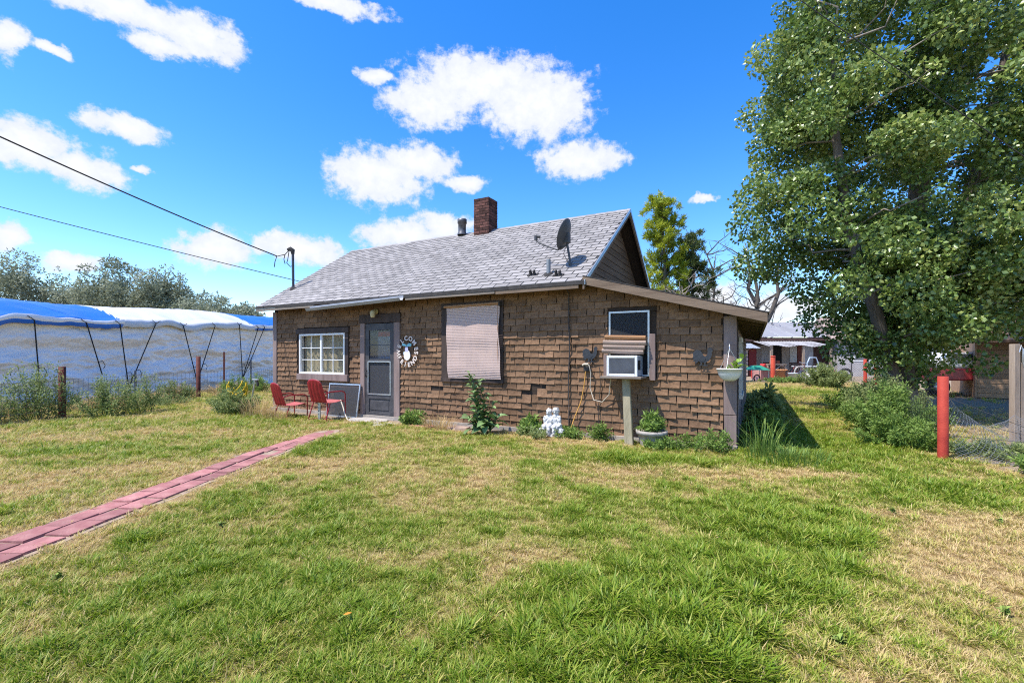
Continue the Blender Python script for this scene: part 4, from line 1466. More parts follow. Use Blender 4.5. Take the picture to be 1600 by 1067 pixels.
def fold(k, z):
    """horizontal swags between the tie points plus finer creases"""
    s = 0.0
    s += 0.07 * math.sin(z * 4.2 + 1.1 * math.sin(k * 0.85) + 0.55 * k)
    s += 0.04 * math.sin(z * 9.5 - 0.8 * math.sin(k * 1.3 + 1) - 0.7 * k)
    s += 0.05 * mnoise.noise(Vector((k * 0.9, z * 3.5, 0)))
    s += 0.05 * mnoise.noise(Vector((k * 2.2 + z * 1.6, z * 6.5 - k * 1.3, 4)))
    s += 0.03 * mnoise.noise(Vector((k * 5 + z * 5, z * 14 - k * 3, 9)))
    s -= 0.07 * abs(mnoise.noise(Vector((k * 1.1 + z * .8, z * 4.2 + k * .9, 21)))) + 0.035 * abs(mnoise.noise(Vector((k * 2.6 - z * 2, z * 8 + k * 1.7, 31))))
    return s * (0.35 + 0.65 * math.sin(math.pi * min(1, max(0, z / 2.5))))


P = []
nk, nz = 420, 90
for i in range(nz + 1):
    row = []
    for j in range(nk + 1):
        k = KA + (KB - KA) * j / nk
        z = -0.05 + (lip_z(k) - 0.02) * i / nz
        row.append(tp(k, fold(k, z) - 0.10 * (1 - i / nz) ** 2, z))
    P.append(row)
g = MB()
g.grid(P)
g.v = [tuple(MI @ Vector(p)) for p in g.v]
g.build('side_sheet', m_white_t, stack)
core = MB()
c8 = [tp(KA, .35, -.1), tp(KB, .35, -.1), tp(KB, 4.6, -.1), tp(KA, 4.6, -.1), tp(KA, .35, 2.1), tp(KB, .35, 2.7), tp(KB, 4.6, 2.7), tp(KA, 4.6, 2.1)]
core.hexa([tuple(MI @ Vector(p)) for p in c8])
core.build('hay', Mt('hay', (0.32, 0.24, 0.11), .95, .3, 12, .5), stack)
m_rope = Mt('black_rope', (0.02, 0.02, 0.022), .8)
for (k0, z0, k1, z1) in ((.63, 2.4, .77, .57), (1.94, 2.5, 2.41, .78), (2.93, 2.57, 3.24, .25), (4.16, 2.67, 3.24, .31), (5.23, 2.7, 5.84, .39), (6.66, 2.86, 5.92, .51), (7.92, 2.9, 8.13, .40), (9.02, 2.74, 8.13, .40), (9.42, 2.76, 8.13, .35), (11.0, 2.85, 11.6, .4), (-1.2, 2.35, -.8, .5), (-2.8, 2.3, -2.5, .5)):
    z0 = lip_z(k0) - .08
    pts_ = []
    for q in range(9):
        f_ = q / 8
        pts_.append(MI @ Vector(tp(k0 + (k1 - k0) * f_, -0.20 + 0.03 * f_, z0 + (z1 - z0) * f_)))
    o = MB().tube(pts_, .017, 5)
    o.tube([pts_[0], pts_[0] + Vector((-.02, .22, .1))], .012, 4).tube([pts_[0], pts_[0] + Vector((.02, -.2, .1))], .012, 4)
    kp = pts_[6]
    o.tube([kp, kp + Vector((.03, .12, .03)), kp + Vector((.04, .2, -.12)), kp + Vector((.04, .14, -.22))], .011, 4)
    o.build('tie_rope', m_rope, stack)


def top_tarp(name, label, ka, kb, mat, hem):
    o = thing(name, label, 'tarp', tp(ka, 0, 2.4), group='tarps over the hay stack')
    Mi = Matrix.Translation(-Vector(tp(ka, 0, 2.4)))
    prof = [(-.17, -.21), (-.19, -.15), (-.18, -.05), (-.14, .02), (-.04, .07)] + [(.1 + 2.0 * q / 10, None) for q in range(11)] + [(2.6, -1), (3.8, -2), (4.7, -3)]
    rows = []
    n_ = max(8, int((kb - ka) * 12))
    for (nn_, dz) in prof:
        row = []
        for j in range(n_ + 1):
            k = ka + (kb - ka) * j / n_
            lz, pz = lip_z(k), peak_z(k)
            if dz is None:
                q = (nn_ - .1) / 2.0
                z = lz + .09 + (pz - lz - .09) * math.sin(q * math.pi / 2) ** .9
            elif dz <= -1:
                z = pz - .25 * (-dz) ** 1.5
            else:
                z = lz + dz + (.035 * math.sin(k * 3.1) + .03 * mnoise.noise(Vector((k * 3, 5, 0)))) * (1 if dz < 0 else 0.3)
            z += .035 * mnoise.noise(Vector((k * 1.4 + nn_ * 1.2, nn_ * 2.4, 7))) + .02 * mnoise.noise(Vector((k * 5 - nn_ * 3, nn_ * 2, 3)))
            row.append(tuple(Mi @ Vector(tp(k, nn_ + .02 * math.sin(k * 6.3), z))))
        rows.append(row)
    MB().grid(rows).build('cloth', mat, o)
    if hem:
        hr_ = []
        for (nn_, dz) in ((-.185, -.07), (-.20, -.03), (-.19, .0), (-.16, .03)):
            row = []
            for j in range(n_ + 1):
                k = ka + (kb - ka) * j / n_
                w_ = .5 + .5 * math.sin(k * 2.2)
                row.append(tuple(Mi @ Vector(tp(k, nn_ - .012 + .02 * math.sin(k * 6.3), lip_z(k) + dz * (1 + .6 * w_) + .035 * math.sin(k * 3.1) + .03 * mnoise.noise(Vector((k * 3, 5, 0)))))))
            hr_.append(row)
        MB().grid(hr_).build('hem', m_white_t, o)
    return o


top_tarp('blue_tarp', 'blue tarp with white hem over the near end of the stack', KA, 3.1, m_blue_t, True)
top_tarp('white_tarp', 'crumpled white tarp over the middle of the hay stack', 3.02, 8.9, m_white_top, False)
top_tarp('blue_tarp', 'blue tarp over the far end of the stack beside the house', 8.8, KB, m_blue_t, True)

# ------------------------------------------------------------------ left fence
m_rust = Mt('rusty_red_pipe', (0.11, 0.028, 0.02), .75, .35, 9, .3, 40)
m_wire = Mt('fence_wire', (0.09, 0.085, 0.09), .6, .2, 5, metal=.3)
lfn = thing('wire_fence', 'woven wire fence with rusty pipe posts before the tarp stack', 'fence', (-10.1, 12, 0))
LP = [(-9.84, 9.94, 1.15, .062, 'pipe_post', m_rust), (-10.3, 12.42, .98, .022, 'steel_post', m_dkpaint2), (-10.09, 14.62, 1.36, .062, 'pipe_post', m_rust), (-10.0, 15.78, 1.52, .028, 'steel_post', m_rust), (-10.02, 17.44, 1.25, .025, 'steel_post', m_dkpaint2)]
for x, y, h_, r_, nm_, mm in LP:
    mb = MB()
    if r_ > .05:
        mb.lathe([(r_, -.05), (r_, h_), (r_ * .86, h_), (r_ * .86, h_ - .04), (0, h_ - .04)], 16, Matrix.Translation((x + 10.1, y - 12, 0)))
    else:
        mb.box(x + 10.1 - r_, x + 10.1 + r_, y - 12 - .006, y - 12 + .006, -.05, h_).box(x + 10.1 - .006, x + 10.1 + .006, y - 12 + .0065, y - 12 + r_ * 1.6, -.05, h_)
    mb.build(nm_, mm, lfn)
fl = [(-9.75, 6.0)] + [(p[0] + .05, p[1]) for p in LP] + [(-10.0, 20.5)]
wm_ = MB()


def fpt(s):
    tot = 0
    for a, b in zip(fl[:-1], fl[1:]):
        d_ = math.hypot(b[0] - a[0], b[1] - a[1])
        if s <= tot + d_:
            f_ = (s - tot) / d_
            return a[0] + (b[0] - a[0]) * f_ + 10.1, a[1] + (b[1] - a[1]) * f_ - 12
        tot += d_
    return fl[-1][0] + 10.1, fl[-1][1] - 12


for zi, zz in enumerate((.08, .22, .36, .52, .68, .86)):
    wm_.tube([(*fpt(q * .4), zz + .012 * math.sin(q * .9 + zi)) for q in range(36)], .0035, 3, cap=False)
for q in range(96):
    x, y = fpt(q * .15)
    wm_.tube([(x, y, .06), (x + random.uniform(-.01, .01), y + random.uniform(-.01, .01), .47), (x, y, .87)], .003, 3, cap=False)
wm_.build('wire_mesh', m_wire, lfn)
# ------------------------------------------------------------------ right fence, gate, yard buildings
m_redpost = Mt('bright_red_post', (0.30, 0.03, 0.02), .7, .2, 5, .35, 60, col2=(.47, .06, .035))
rfn = thing('wire_fence', 'sagging wire netting fence with bright red pipe posts at right', 'fence', (5.71, 6.02, 0))


def rel(x, y, z=0):
    return (x - 5.71, y - 6.02, z)


RP = [(5.71, 6.02, 1.12, .057), (9.3, 11.3, 1.15, .06), (11.3, 14.1, 1.2, .06), (13.56, 17.44, 1.25, .06)]
for x, y, h_, r_ in RP:
    mb = MB()
    mb.lathe([(r_, -.05), (r_, h_ - .004), (r_ - .004, h_), (0, h_)], 18, Matrix.Translation(rel(x, y)))
    mb.build('red_post', m_redpost, rfn)


def netting(pf, nu, nv, r=.0022):
    """diagonal wire net on the surface pf(u,v)"""
    mb = MB()
    for d_ in (1, -1):
        for s in range(-nv, nu + nv, 1):
            pts_ = []
            for q in range(nv + 1):
                u_ = (s + (q if d_ > 0 else nv - q)) / nu
                if 0 <= u_ <= 1:
                    pts_.append(pf(u_, q / nv))
            if len(pts_) > 1:
                mb.tube(pts_, r, 3, cap=False)
    for v_ in (0, 1):
        mb.tube([pf(i / 24, v_) for i in range(25)], .004, 4, cap=False)
    return mb


def net_side(u_, v_):                  # back towards the bushes
    x, y = 5.71 + (9.3 - 5.71) * u_, 6.02 + (11.3 - 6.02) * u_
    sag = .25 * math.sin(math.pi * u_)
    return Vector(rel(x + .12 * math.sin(u_ * 9 + v_ * 3), y, .04 + v_ * (.95 - sag)))


netting(net_side, 56, 10, .002).build('netting', m_wire, rfn)


def net_down(u_, v_):                  # collapsed length between red post and gate post
    a = Vector((5.75, 6.0, .86)).lerp(Vector((8.1, 7.3, .42)), u_)
    a.z -= .30 * math.sin(math.pi * min(1, u_ * 1.05)) * .9
    a.z = max(a.z, .06)
    b = Vector((5.78, 5.9, .02)).lerp(Vector((8.3, 5.5, .03)), u_)
    b.y += -.15 * math.sin(math.pi * u_)
    p = b.lerp(a, v_)
    p.z = max(.02, p.z - .10 * math.sin(math.pi * v_)) + .03 * math.sin(u_ * 17 + v_ * 9) * .5
    return Vector(rel(*p))


netting(net_down, 30, 12, .0018).build('netting', Mt('galvanised_wire', (0.36, 0.36, 0.37), .5, .2, 5, metal=.6), rfn)
for k in range(3):
    MB().tube([rel(5.72, 5.98, .35 + .25 * k), rel(6.6, 5.6, .3 + .05 * k), rel(8.3, 4.9, .05)], .003, 4, cap=False).build('strand_wire', m_wire, rfn)

# gate post pair with wire gate at far right
m_old = Mt('old_grey_wood', (0.25, 0.185, 0.135), .9, .3, 7, .5, 40, stretch=(2, 2, .2), col2=(.40, .31, .235))
gt_ = thing('yard_gate', 'grey wooden gate post with wire gate at the right edge', 'gate', (8.14, 7.36, 0))
MB().box(-.05, .05, -.045, .045, -.05, 1.58).build('post', m_old, gt_, .008)
MB().box(.075, .135, -.035, .025, .0, 1.28).build('gate_stile', m_old, gt_, .006)
MB().box(.136, 1.9, -.03, .02, 1.02, 1.10).build('gate_rail', m_old, gt_, .006)
MB().box(.136, 1.9, -.03, .02, .05, .13).build('gate_rail', m_old, gt_, .006)
MB().tube([(0.0, -.07, 1.45), (.02, -.075, 1.56), (.06, -.07, 1.5), (.06, -.065, 1.3), (.1, -.05, 1.2)], .009, 5).build('latch_chain', m_alu, gt_)
netting(lambda u_, v_: Vector((.136 + 1.75 * u_, .0, .13 + .89 * v_)), 34, 17, .0028).build('netting', m_wire, gt_)

# brown plank shed at the right edge
m_plank = Mt('brown_plank', (0.30, 0.18, 0.105), .9, .3, 6, .4, 40, stretch=(.15, 1, 3), rnd=.2, col2=(.42, .27, .17))
sh = thing('plank_shed', 'brown horizontal plank shed behind the gate at right edge', 'shed', (16.0, 14.4, 0), R(-36))
for k in range(12):
    MB().box(-.9, 4.2, 0 - .012 * (k % 2), .05, .02 + k * .155, .168 + k * .155).build('plank', m_plank, sh)
MB().box(-.88, 4.18, .051, .15, 0, 1.88).build('frame_wall', m_soffit, sh)
MB().box(-.95, -.90, -.03, 4.0, 0, 1.88).build('side_wall', m_plank, sh)
MB().hexa([(-1.2, -.55, 1.80), (4.5, -.55, 1.80), (4.5, 2.1, 2.75), (-1.2, 2.1, 2.75), (-1.2, -.55, 1.88), (4.5, -.55, 1.88), (4.5, 2.1, 2.83), (-1.2, 2.1, 2.83)]).build('roof', Mt('shed_roof', (0.16, 0.10, 0.07), .9, .3, 6), sh)
MB().box(1.2, 1.9, -.03, -.014, .1, 1.75).build('door', m_trim, sh)

# tan-roofed house far behind the cottonwood
fh = thing('far_house', 'small far house with tan roof seen through cottonwood leaves', 'house', (25.5, 29, 0), R(-20))
MB().box(-4, 5, 0, 6, 0, 2.4).build('wall', Mt('pale_grey_wall', (.42, .40, .40), .8, .15, 3), fh)
MB().prism([(-4.4, 2.4), (5.4, 2.4), (5.4, 2.46), (-4.4, 2.46)], -.4, 6.4).build('eave', m_board, fh)
MB().add([(-4.4, -.4, 2.47), (5.4, -.4, 2.47), (5.4, 3, 4.2), (-4.4, 3, 4.2), (-4.4, 6.4, 2.47), (5.4, 6.4, 2.47)], [(0, 1, 2, 3), (3, 2, 5, 4), (0, 3, 4), (1, 5, 2)]).build('roof', Mt('tan_roof', (.33, .25, .21), .9, .2, 4), fh)
for x in (-2.6, 0.6, 3):
    w_ = MB().box(x - .5, x + .5, -.03, -.002, 1.0, 2.0).build('window', m_white, fh)
    MB().box(x - .42, x + .42, -.04, -.031, 1.08, 1.92).build('pane', m_dkglass, w_)

# barn with long pale metal roof
m_tin = Mt('pale_tin', (.30, .295, .31), .5, .12, 1.2, .1, 8, metal=.25, stretch=(1, .3, 1), rnd=.1)
m_brown = Mt('barn_brown', (.10, .055, .045), .9, .3, 5, .3, 30)
bn = thing('barn', 'long open barn with pale sheet metal roof behind the yard junk', 'barn', (15.4, 31, 0))
MB().box(1.2, 12, .9, 5, 0, 2.45).build('wall', m_brown, bn)
x = -.6
while x < 12.4:
    pn = MB()
    nn_ = 8
    for i in range(nn_):
        a0, a1 = x + 1.18 * i / nn_, x + 1.18 * (i + 1) / nn_
        am = (a0 + a1) / 2
        pn.add([(a0, -.1, 2.62), (am, -.1, 2.65), (a1, -.1, 2.62), (a0, 4.2, 3.93), (am, 4.2, 3.96), (a1, 4.2, 3.93)], [(0, 1, 4, 3), (1, 2, 5, 4)])
    pn.build('roof_panel', m_tin, bn)
    x += 1.19
MB().hexa([(-.6, -.08, 2.36), (12.6, -.08, 2.42), (12.6, 0, 2.42), (-.6, 0, 2.36), (-.6, -.08, 2.60), (12.6, -.08, 2.60), (12.6, 0, 2.60), (-.6, 0, 2.60)]).build('fascia', m_brown, bn)
MB().box(-.5, 12.4, .0, 4.2, 2.3, 2.36).build('ceiling', m_soffit, bn)
aw_ = MB()
for i in range(44):
    a0 = 1.0 + 4.0 * i / 44
    z_ = .02 if i % 2 else 0
    dz = .05 * math.sin(i * .35)
    aw_.add([(a0, -2.0, 1.98 + z_ + dz), (a0 + .092, -2.0, 2.0 - z_ + dz), (a0 + .092, -.1, 2.36 - z_), (a0, -.1, 2.34 + z_)], [(0, 1, 2, 3)])
aw_.build('awning', Mt('rusty_white_tin', (.38, .36, .35), .6, .25, 3, metal=.2), bn)
for x in (1.15, 3.2, 4.95):
    MB().box(x, x + .13, -1.95, -1.83, 0, 2.0).build('post', m_old, bn)
for (x0_, x1_, z0_, z1_, c_) in ((1.5, 2.1, .2, 2.1, (.30, .29, .30)), (2.1, 2.9, .9, 2.1, (.36, .37, .40)), (3.5, 4.0, .3, 2.1, (.34, .30, .27)), (4.05, 4.55, .9, 2.0, (.55, .55, .54)), (4.6, 5.0, .3, 2.1, (.17, .06, .05)), (5.05, 5.7, .5, 2.0, (.50, .51, .53))):
    MB().box(x0_, x1_, .83, .88, z0_, z1_).build('wall_panel', Mt('barn_panel', c_, .8, .2, 4), bn)
MB().box(2.95, 3.45, .85, .89, 0, 2.1).build('doorway', m_dark, bn)
# lower shed joined at its left
ls = thing('side_shed', 'low shed with bluish corrugated roof left of the barn', 'shed', (13.2, 30.0, 0))
sr = MB()
for i in range(40):
    a0 = 3.1 * i / 40
    z_ = .018 if i % 2 else 0
    sr.add([(a0, -.3, 1.85 + z_), (a0 + .0775, -.3, 1.868 - z_), (a0 + .0775, 2, 2.5 - z_), (a0, 2, 2.48 + z_)], [(0, 1, 2, 3)])
sr.build('roof', Mt('blue_grey_tin', (.36, .39, .45), .5, .2, 3, metal=.3), ls)
MB().box(2.45, 2.95, .02, .1, 0, 1.8).build('red_panel', Mt('dark_red_panel', (.16, .025, .025), .8), ls)
MB().box(0.1, 3.0, .3, 2, 0, 1.8).build('wall', m_brown, ls)
for k in range(7):
    MB().box(.2, 2.35, -.06, .0, .05 + k * .25, .26 + k * .25).build('board', Mt('pale_board', (.42, .34, .31), .85, .2, 4, rnd=.15), ls)

# ---- junk in front of the barn, each a thing of its own
JG = 'junk in front of the barn'


def junk(name, label, cat, x, y, rz_=0):
    return thing(name, label, cat, (x, y, 0), rz_, JG)


def wheel(o, c, r, t_, m, rot=0, n=20):
    Mw = Matrix.Translation(c) @ Matrix.Rotation(rot, 4, 'Z') @ Matrix.Rotation(R(90), 4, 'X')
    MB().lathe([(r - t_, -t_ * .5), (r, -t_ * .4), (r + t_ * .2, 0), (r, t_ * .4), (r - t_, t_ * .5), (r - t_, -t_ * .5)], n, Mw).build('tyre', m, o)
    sp_ = MB()
    for k in range(5):
        a = math.pi * k / 5
        sp_.tube([Mw @ Vector((math.cos(a) * (r - t_), math.sin(a) * (r - t_), 0)), Mw @ Vector((-math.cos(a) * (r - t_), -math.sin(a) * (r - t_), 0))], .012, 4)
    sp_.build('spokes', m_alu, o)


m_rub = Mt('rubber', (.025, .025, .027), .8)
o = junk('fuel_can', 'red fuel can standing by the low shed', 'can', 14.6, 27.2)
MB().prism([(-.22, 0), (.22, 0), (.22, .55), (.12, .68), (-.16, .68), (-.22, .6)], -.14, .14).build('body', Mt('red_plastic', (.52, .03, .02), .5), o, .03)
MB().tube([(.12, 0, .66), (.24, 0, .82)], .04, 8).build('spout', m_rub, o)
MB().tube([(-.14, 0, .68), (-.12, 0, .78), (.05, 0, .78), (.08, 0, .68)], .025, 6).build('handle', Mt('red_plastic2', (.5, .03, .02), .5), o)
o = junk('fuel_can', 'taller red can right next to the red fuel can', 'can', 15.15, 27.4, .6)
MB().prism([(-.17, 0), (.17, 0), (.17, .75), (.08, .9), (-.1, .9), (-.17, .8)], -.14, .14).build('body', Mt('red_plastic3', (.45, .025, .02), .5), o, .03)
MB().tube([(-.08, 0, .88), (-.05, 0, 1.0), (.06, 0, .98)], .03, 6).build('handle', m_rub, o)
o = junk('wooden_box', 'grey wooden box low before the dark barn corner', 'box', 14.9, 26.4, .1)
for k in range(3):
    MB().box(-.62, .62, -.4, -.36, .02 + k * .19, .19 + k * .19).build('slat', m_old, o)
MB().box(-.6, .6, -.35, .4, 0, .58).build('body', m_old, o)
o = junk('garden_cart', 'teal green topped cart at the house edge', 'cart', 13.0, 24.2, .2)
MB().hexa([(-.55, -.4, .62), (.55, -.4, .62), (.55, .4, .62), (-.55, .4, .62), (-.2, -.12, .86), (.2, -.12, .86), (.2, .12, .86), (-.2, .12, .86)]).build('cover', Mt('teal_cover', (.03, .26, .17), .6, .2, 6), o)
for sx in (-1, 1):
    for sy in (-1, 1):
        MB().tube([(.48 * sx, .34 * sy, 0), (.48 * sx, .34 * sy, .62)], .02, 6).build('leg', m_alu, o)
wheel(o, (-.3, -.42, .2), .2, .05, m_rub)
o = junk('cardboard_box', 'faded pink box left of the distant red post', 'box', 14.0, 25.5, .3)
MB().box(-.35, .35, -.3, .3, 0, .62).build('body', Mt('pink_card', (.45, .22, .19), .9, .2, 5), o, .01)
MB().hexa([(-.35, -.3, .62), (.35, -.3, .62), (.4, -.55, .7), (-.4, -.55, .7), (-.35, -.3, .63), (.35, -.3, .63), (.4, -.55, .71), (-.4, -.55, .71)]).build('flap', Mt('pink_card2', (.48, .26, .22), .9), o)
o = junk('plastic_tub', 'orange plastic tub right of the distant red post', 'tub', 15.2, 25.6)
MB().lathe([(.0, .02), (.26, .0), (.34, .55), (.38, .55), (.38, .6), (.33, .6), (.25, .05), (0, .05)], 18).build('tub', Mt('orange_plastic', (.62, .27, .10), .5), o)
MB().tube([(-.36, 0, .58), (0, 0, .85), (.36, 0, .58)], .012, 5).build('handle', m_alu, o)
o = junk('plastic_tub', 'pale blue grey bucket on gravel beside the red post', 'bucket', 14.9, 24.1)
MB().lathe([(.0, .02), (.17, .0), (.22, .42), (.24, .42), (.24, .46), (.21, .46), (.16, .05), (0, .05)], 18).build('tub', Mt('bucket_plastic', (.48, .52, .56), .5), o)
MB().tube([(-.23, 0, .44), (0, -.05, .2), (.23, 0, .44)], .01, 5).build('handle', m_alu, o)
o = junk('bicycle', 'old bicycle lying among junk before the barn', 'bicycle', 16.0, 25.4, .2)
wheel(o, (-.5, 0, .34), .32, .04, m_rub)
wheel(o, (.52, 0, .34), .32, .04, m_rub)
MB().tube([(-.5, 0, .34), (-.1, 0, .36), (.38, 0, .78), (-.22, 0, .80), (-.1, 0, .36)], .02, 6).tube([(.52, 0, .34), (.36, 0, .95)], .02, 6).tube([(-.5, 0, .34), (-.22, 0, .80)], .018, 6).build('frame', Mt('bike_paint', (.25, .04, .04), .5), o)
MB().box(-.34, -.08, -.06, .06, .86, .9).build('saddle', m_rub, o, .02)
MB().tube([(.34, -.28, 1.0), (.36, 0, .96), (.34, .28, 1.0)], .016, 6).build('handlebar', m_alu, o)
o = junk('cloth_heap', 'heap of white sheeting on the ground before barn', 'sheeting', 16.9, 25.6)
P = [[(.75 * math.cos(a) * q / 6, .5 * math.sin(a) * q / 6, max(0, .55 * (1 - (q / 6) ** 2) + .12 * mnoise.noise(Vector((math.cos(a) * q * .6, math.sin(a) * q * .6, 2))))) for a in [2 * math.pi * k / 20 for k in range(21)]] for q in range(7)]
MB().grid(P).build('cloth', Mt('dirty_white_cloth', (.62, .60, .58), .85, .2, 6, .3), o)
MB().tube([(-.6, -.2, .15), (.0, -.3, .4), (.6, -.2, .12)], .012, 5).build('rope', m_rope, o)
o = junk('toy_truck', 'small red orange toy truck left of the cottonwood', 'toy', 17.6, 25.4, -.2)
MB().box(-.4, .4, -.22, .22, .14, .36).build('bed', Mt('orange_red_plastic', (.6, .1, .03), .5), o, .03)
MB().box(.02, .34, -.2, .2, .36, .6).build('cab', Mt('orange_red_plastic2', (.55, .08, .03), .5), o, .05)
for sx in (-.27, .27):
    for sy in (-.24, .24):
        wheel(o, (sx, sy, .13), .11, .06, m_rub)
o = junk('folding_table', 'white folding table in front of the barn doorway', 'table', 18.0, 27.5, .05)
MB().box(-.9, .9, -.35, .35, .70, .745).build('top', m_white, o, .008)
for sx in (-1, 1):
    MB().tube([(.75 * sx, -.28, 0), (.72 * sx, -.28, .7), (.72 * sx, .28, .7), (.75 * sx, .28, 0)], .016, 6).build('leg_frame', m_alu, o)
o = junk('chair_frame', 'bluish white arched chair frame under the barn awning', 'chair', 18.8, 28.4)
MB().tube([(-.35, 0, 0), (-.35, 0, .9), (-.2, 0, 1.25), (.2, 0, 1.25), (.35, 0, .9), (.35, 0, 0)], .035, 8).build('hoop', Mt('pale_blue_paint', (.45, .55, .66), .5), o)
MB().box(-.33, .33, -.02, .42, .42, .46).build('seat', Mt('pale_blue_paint2', (.4, .5, .6), .5), o)
for sx in (-.3, .3):
    MB().tube([(sx, .4, 0), (sx, .4, .44)], .025, 6).build('leg', m_alu, o)
o = junk('workbench', 'dark cluttered workbench under the left end of awning', 'bench', 17.0, 29.4)
MB().box(-.6, .6, -.3, .3, .78, .84).build('top', m_old, o)
for sx in (-1, 1):
    MB().box(.55 * sx - .04, .55 * sx + .04, -.26, .26, 0, .78).build('leg', m_old, o)
MB().box(-.3, .2, -.2, .1, .84, 1.05).build('tool_box', m_rust, o)
o = junk('wheel_rim', 'large pale wheel hoop leaning in the yard junk', 'wheel', 15.75, 24.9, .3)
wheel(o, (0, 0, .42), .38, .06, Mt('pale_rim', (.5, .46, .42), .6))
o = junk('wheel_rim', 'dark tyre lying beside the toy truck', 'tyre', 18.35, 25.0, -.4)
wheel(o, (0, 0, .36), .32, .1, m_rub)
o = junk('plank_pile', 'low pile of grey planks left of distant red post', 'planks', 13.6, 23.2, .1)
for k in range(6):
    MB().box(-.9 + random.uniform(-.1, .1), .8 + random.uniform(-.1, .1), -.3 + (k % 3) * .2, -.12 + (k % 3) * .2, (k // 3) * .06, .05 + (k // 3) * .06).build('plank', m_old, o)

# white and red vehicle half hidden by the leaves
vh = thing('parked_vehicle', 'white and red vehicle half hidden behind the cottonwood leaves', 'vehicle', (15.6, 15.9, 0), R(-8))
m_vw = Mt('vehicle_white', (.70, .69, .68), .4, .1, 4, spec=.5)
m_vr = Mt('vehicle_red', (.38, .05, .055), .4, .15, 5, spec=.5)
side = [(-1.75, .55), (1.75, .55), (1.8, .78), (1.75, .95), (-1.7, .95), (-1.8, .78)]
MB().prism(side, -.8, .8).build('lower_body', m_vr, vh, .05)
MB().prism([(-1.6, .952), (1.65, .952), (1.6, 1.18), (.9, 1.24), (.55, 1.5), (-.7, 1.5), (-1.1, 1.24), (-1.58, 1.2)], -.75, .75).build('upper_body', m_vw, vh, .06)
for a0, a1 in ((-.62, -.08), (.0, .5)):
    MB().prism([(a0 - (.25 if a0 < -.3 else 0), 1.24), (a1 + (.2 if a1 > .3 else 0), 1.24), (a1, 1.45), (a0, 1.45)], -.77, -.752).build('window', m_dkglass, vh)
for sx in (-1.15, 1.15):
    for sy in (-.72, .72):
        Mw = Matrix.Translation((sx, sy, .34)) @ Matrix.Rotation(R(90), 4, 'X')
        wo_ = MB().lathe([(0, -.1), (.2, -.1), (.32, -.11), (.34, -.05), (.34, .05), (.32, .11), (.2, .1), (0, .1)], 22, Mw).build('wheel', m_rub, vh)
        MB().lathe([(0, -.112), (.18, -.115), (.18, .115), (0, .112)], 16, Mw).build('hub', m_alu, wo_)
MB().box(-1.86, -1.78, -.7, .7, .55, .7).build('bumper', m_alu, vh)
MB().box(1.78, 1.86, -.7, .7, .55, .7).build('bumper', m_alu, vh)
for sy in (-.55, .55):
    MB().ball((-1.78, sy, .85), (.03, .09, .08), 8).build('headlight', m_white, vh)
pc = thing('purple_cloth', 'crumpled purple cloth lying on top of the white vehicle', 'cloth', (16.15, 15.15, 1.25), .2)
P = [[(-.3 + .6 * i / 9, -.22 + .44 * j / 9, .03 + .13 * mnoise.noise(Vector((i * .8, j * .8, 4))) + .12 * math.sin(math.pi * i / 9) * math.sin(math.pi * j / 9)) for i in range(10)] for j in range(10)]
b_ = MB().grid(P).build('cloth', Mt('purple_fabric', (.20, .08, .42), .8, .2, 8), pc)
b_.modifiers.new('s', 'SOLIDIFY').thickness = .01
b_ = thing('distant_post', 'short orange red post standing alone before the barn', 'post', (13.9, 24.2, 0))
MB().lathe([(.115, -.05), (.115, 1.37), (.108, 1.38), (0, 1.38)], 16).build('pipe', Mt('orange_red_post', (.50, .07, .035), .6, .2, 6), b_)
MB().lathe([(.117, 1.30), (.122, 1.30), (.122, 1.34), (.117, 1.34)], 16).build('collar', m_redpost, b_)
# yard fence wire in the distance
df = thing('far_fence', 'low grey wire fence running across the junk yard', 'fence', (13.9, 24.6, 0))
netting(lambda u_, v_: Vector((9.0 * u_ + .2, .3 * u_, .05 + .9 * v_)), 60, 7, .006).build('netting', m_wire, df)
for k in range(4):
    MB().tube([(2.4 + k * 2.2, .08 * (k + 1), 0), (2.4 + k * 2.2, .08 * (k + 1), 1.05)], .025, 6).build('steel_post', m_wire, df)
# ------------------------------------------------------------------ trees
def limb(mb, pts_, r0, r1, n=7):
    k = len(pts_)
    mb.tube(pts_, [r0 + (r1 - r0) * i / (k - 1) for i in range(k)], n)


def bent(a, b, wob, k, rg_):
    a, b = Vector(a), Vector(b)
    out = []
    for i in range(k + 1):
        f_ = i / k
        w_ = math.sin(math.pi * f_) * wob
        out.append(a.lerp(b, f_) + Vector((rg_.uniform(-w_, w_), rg_.uniform(-w_, w_), rg_.uniform(-w_, w_) * .6)))
    return out


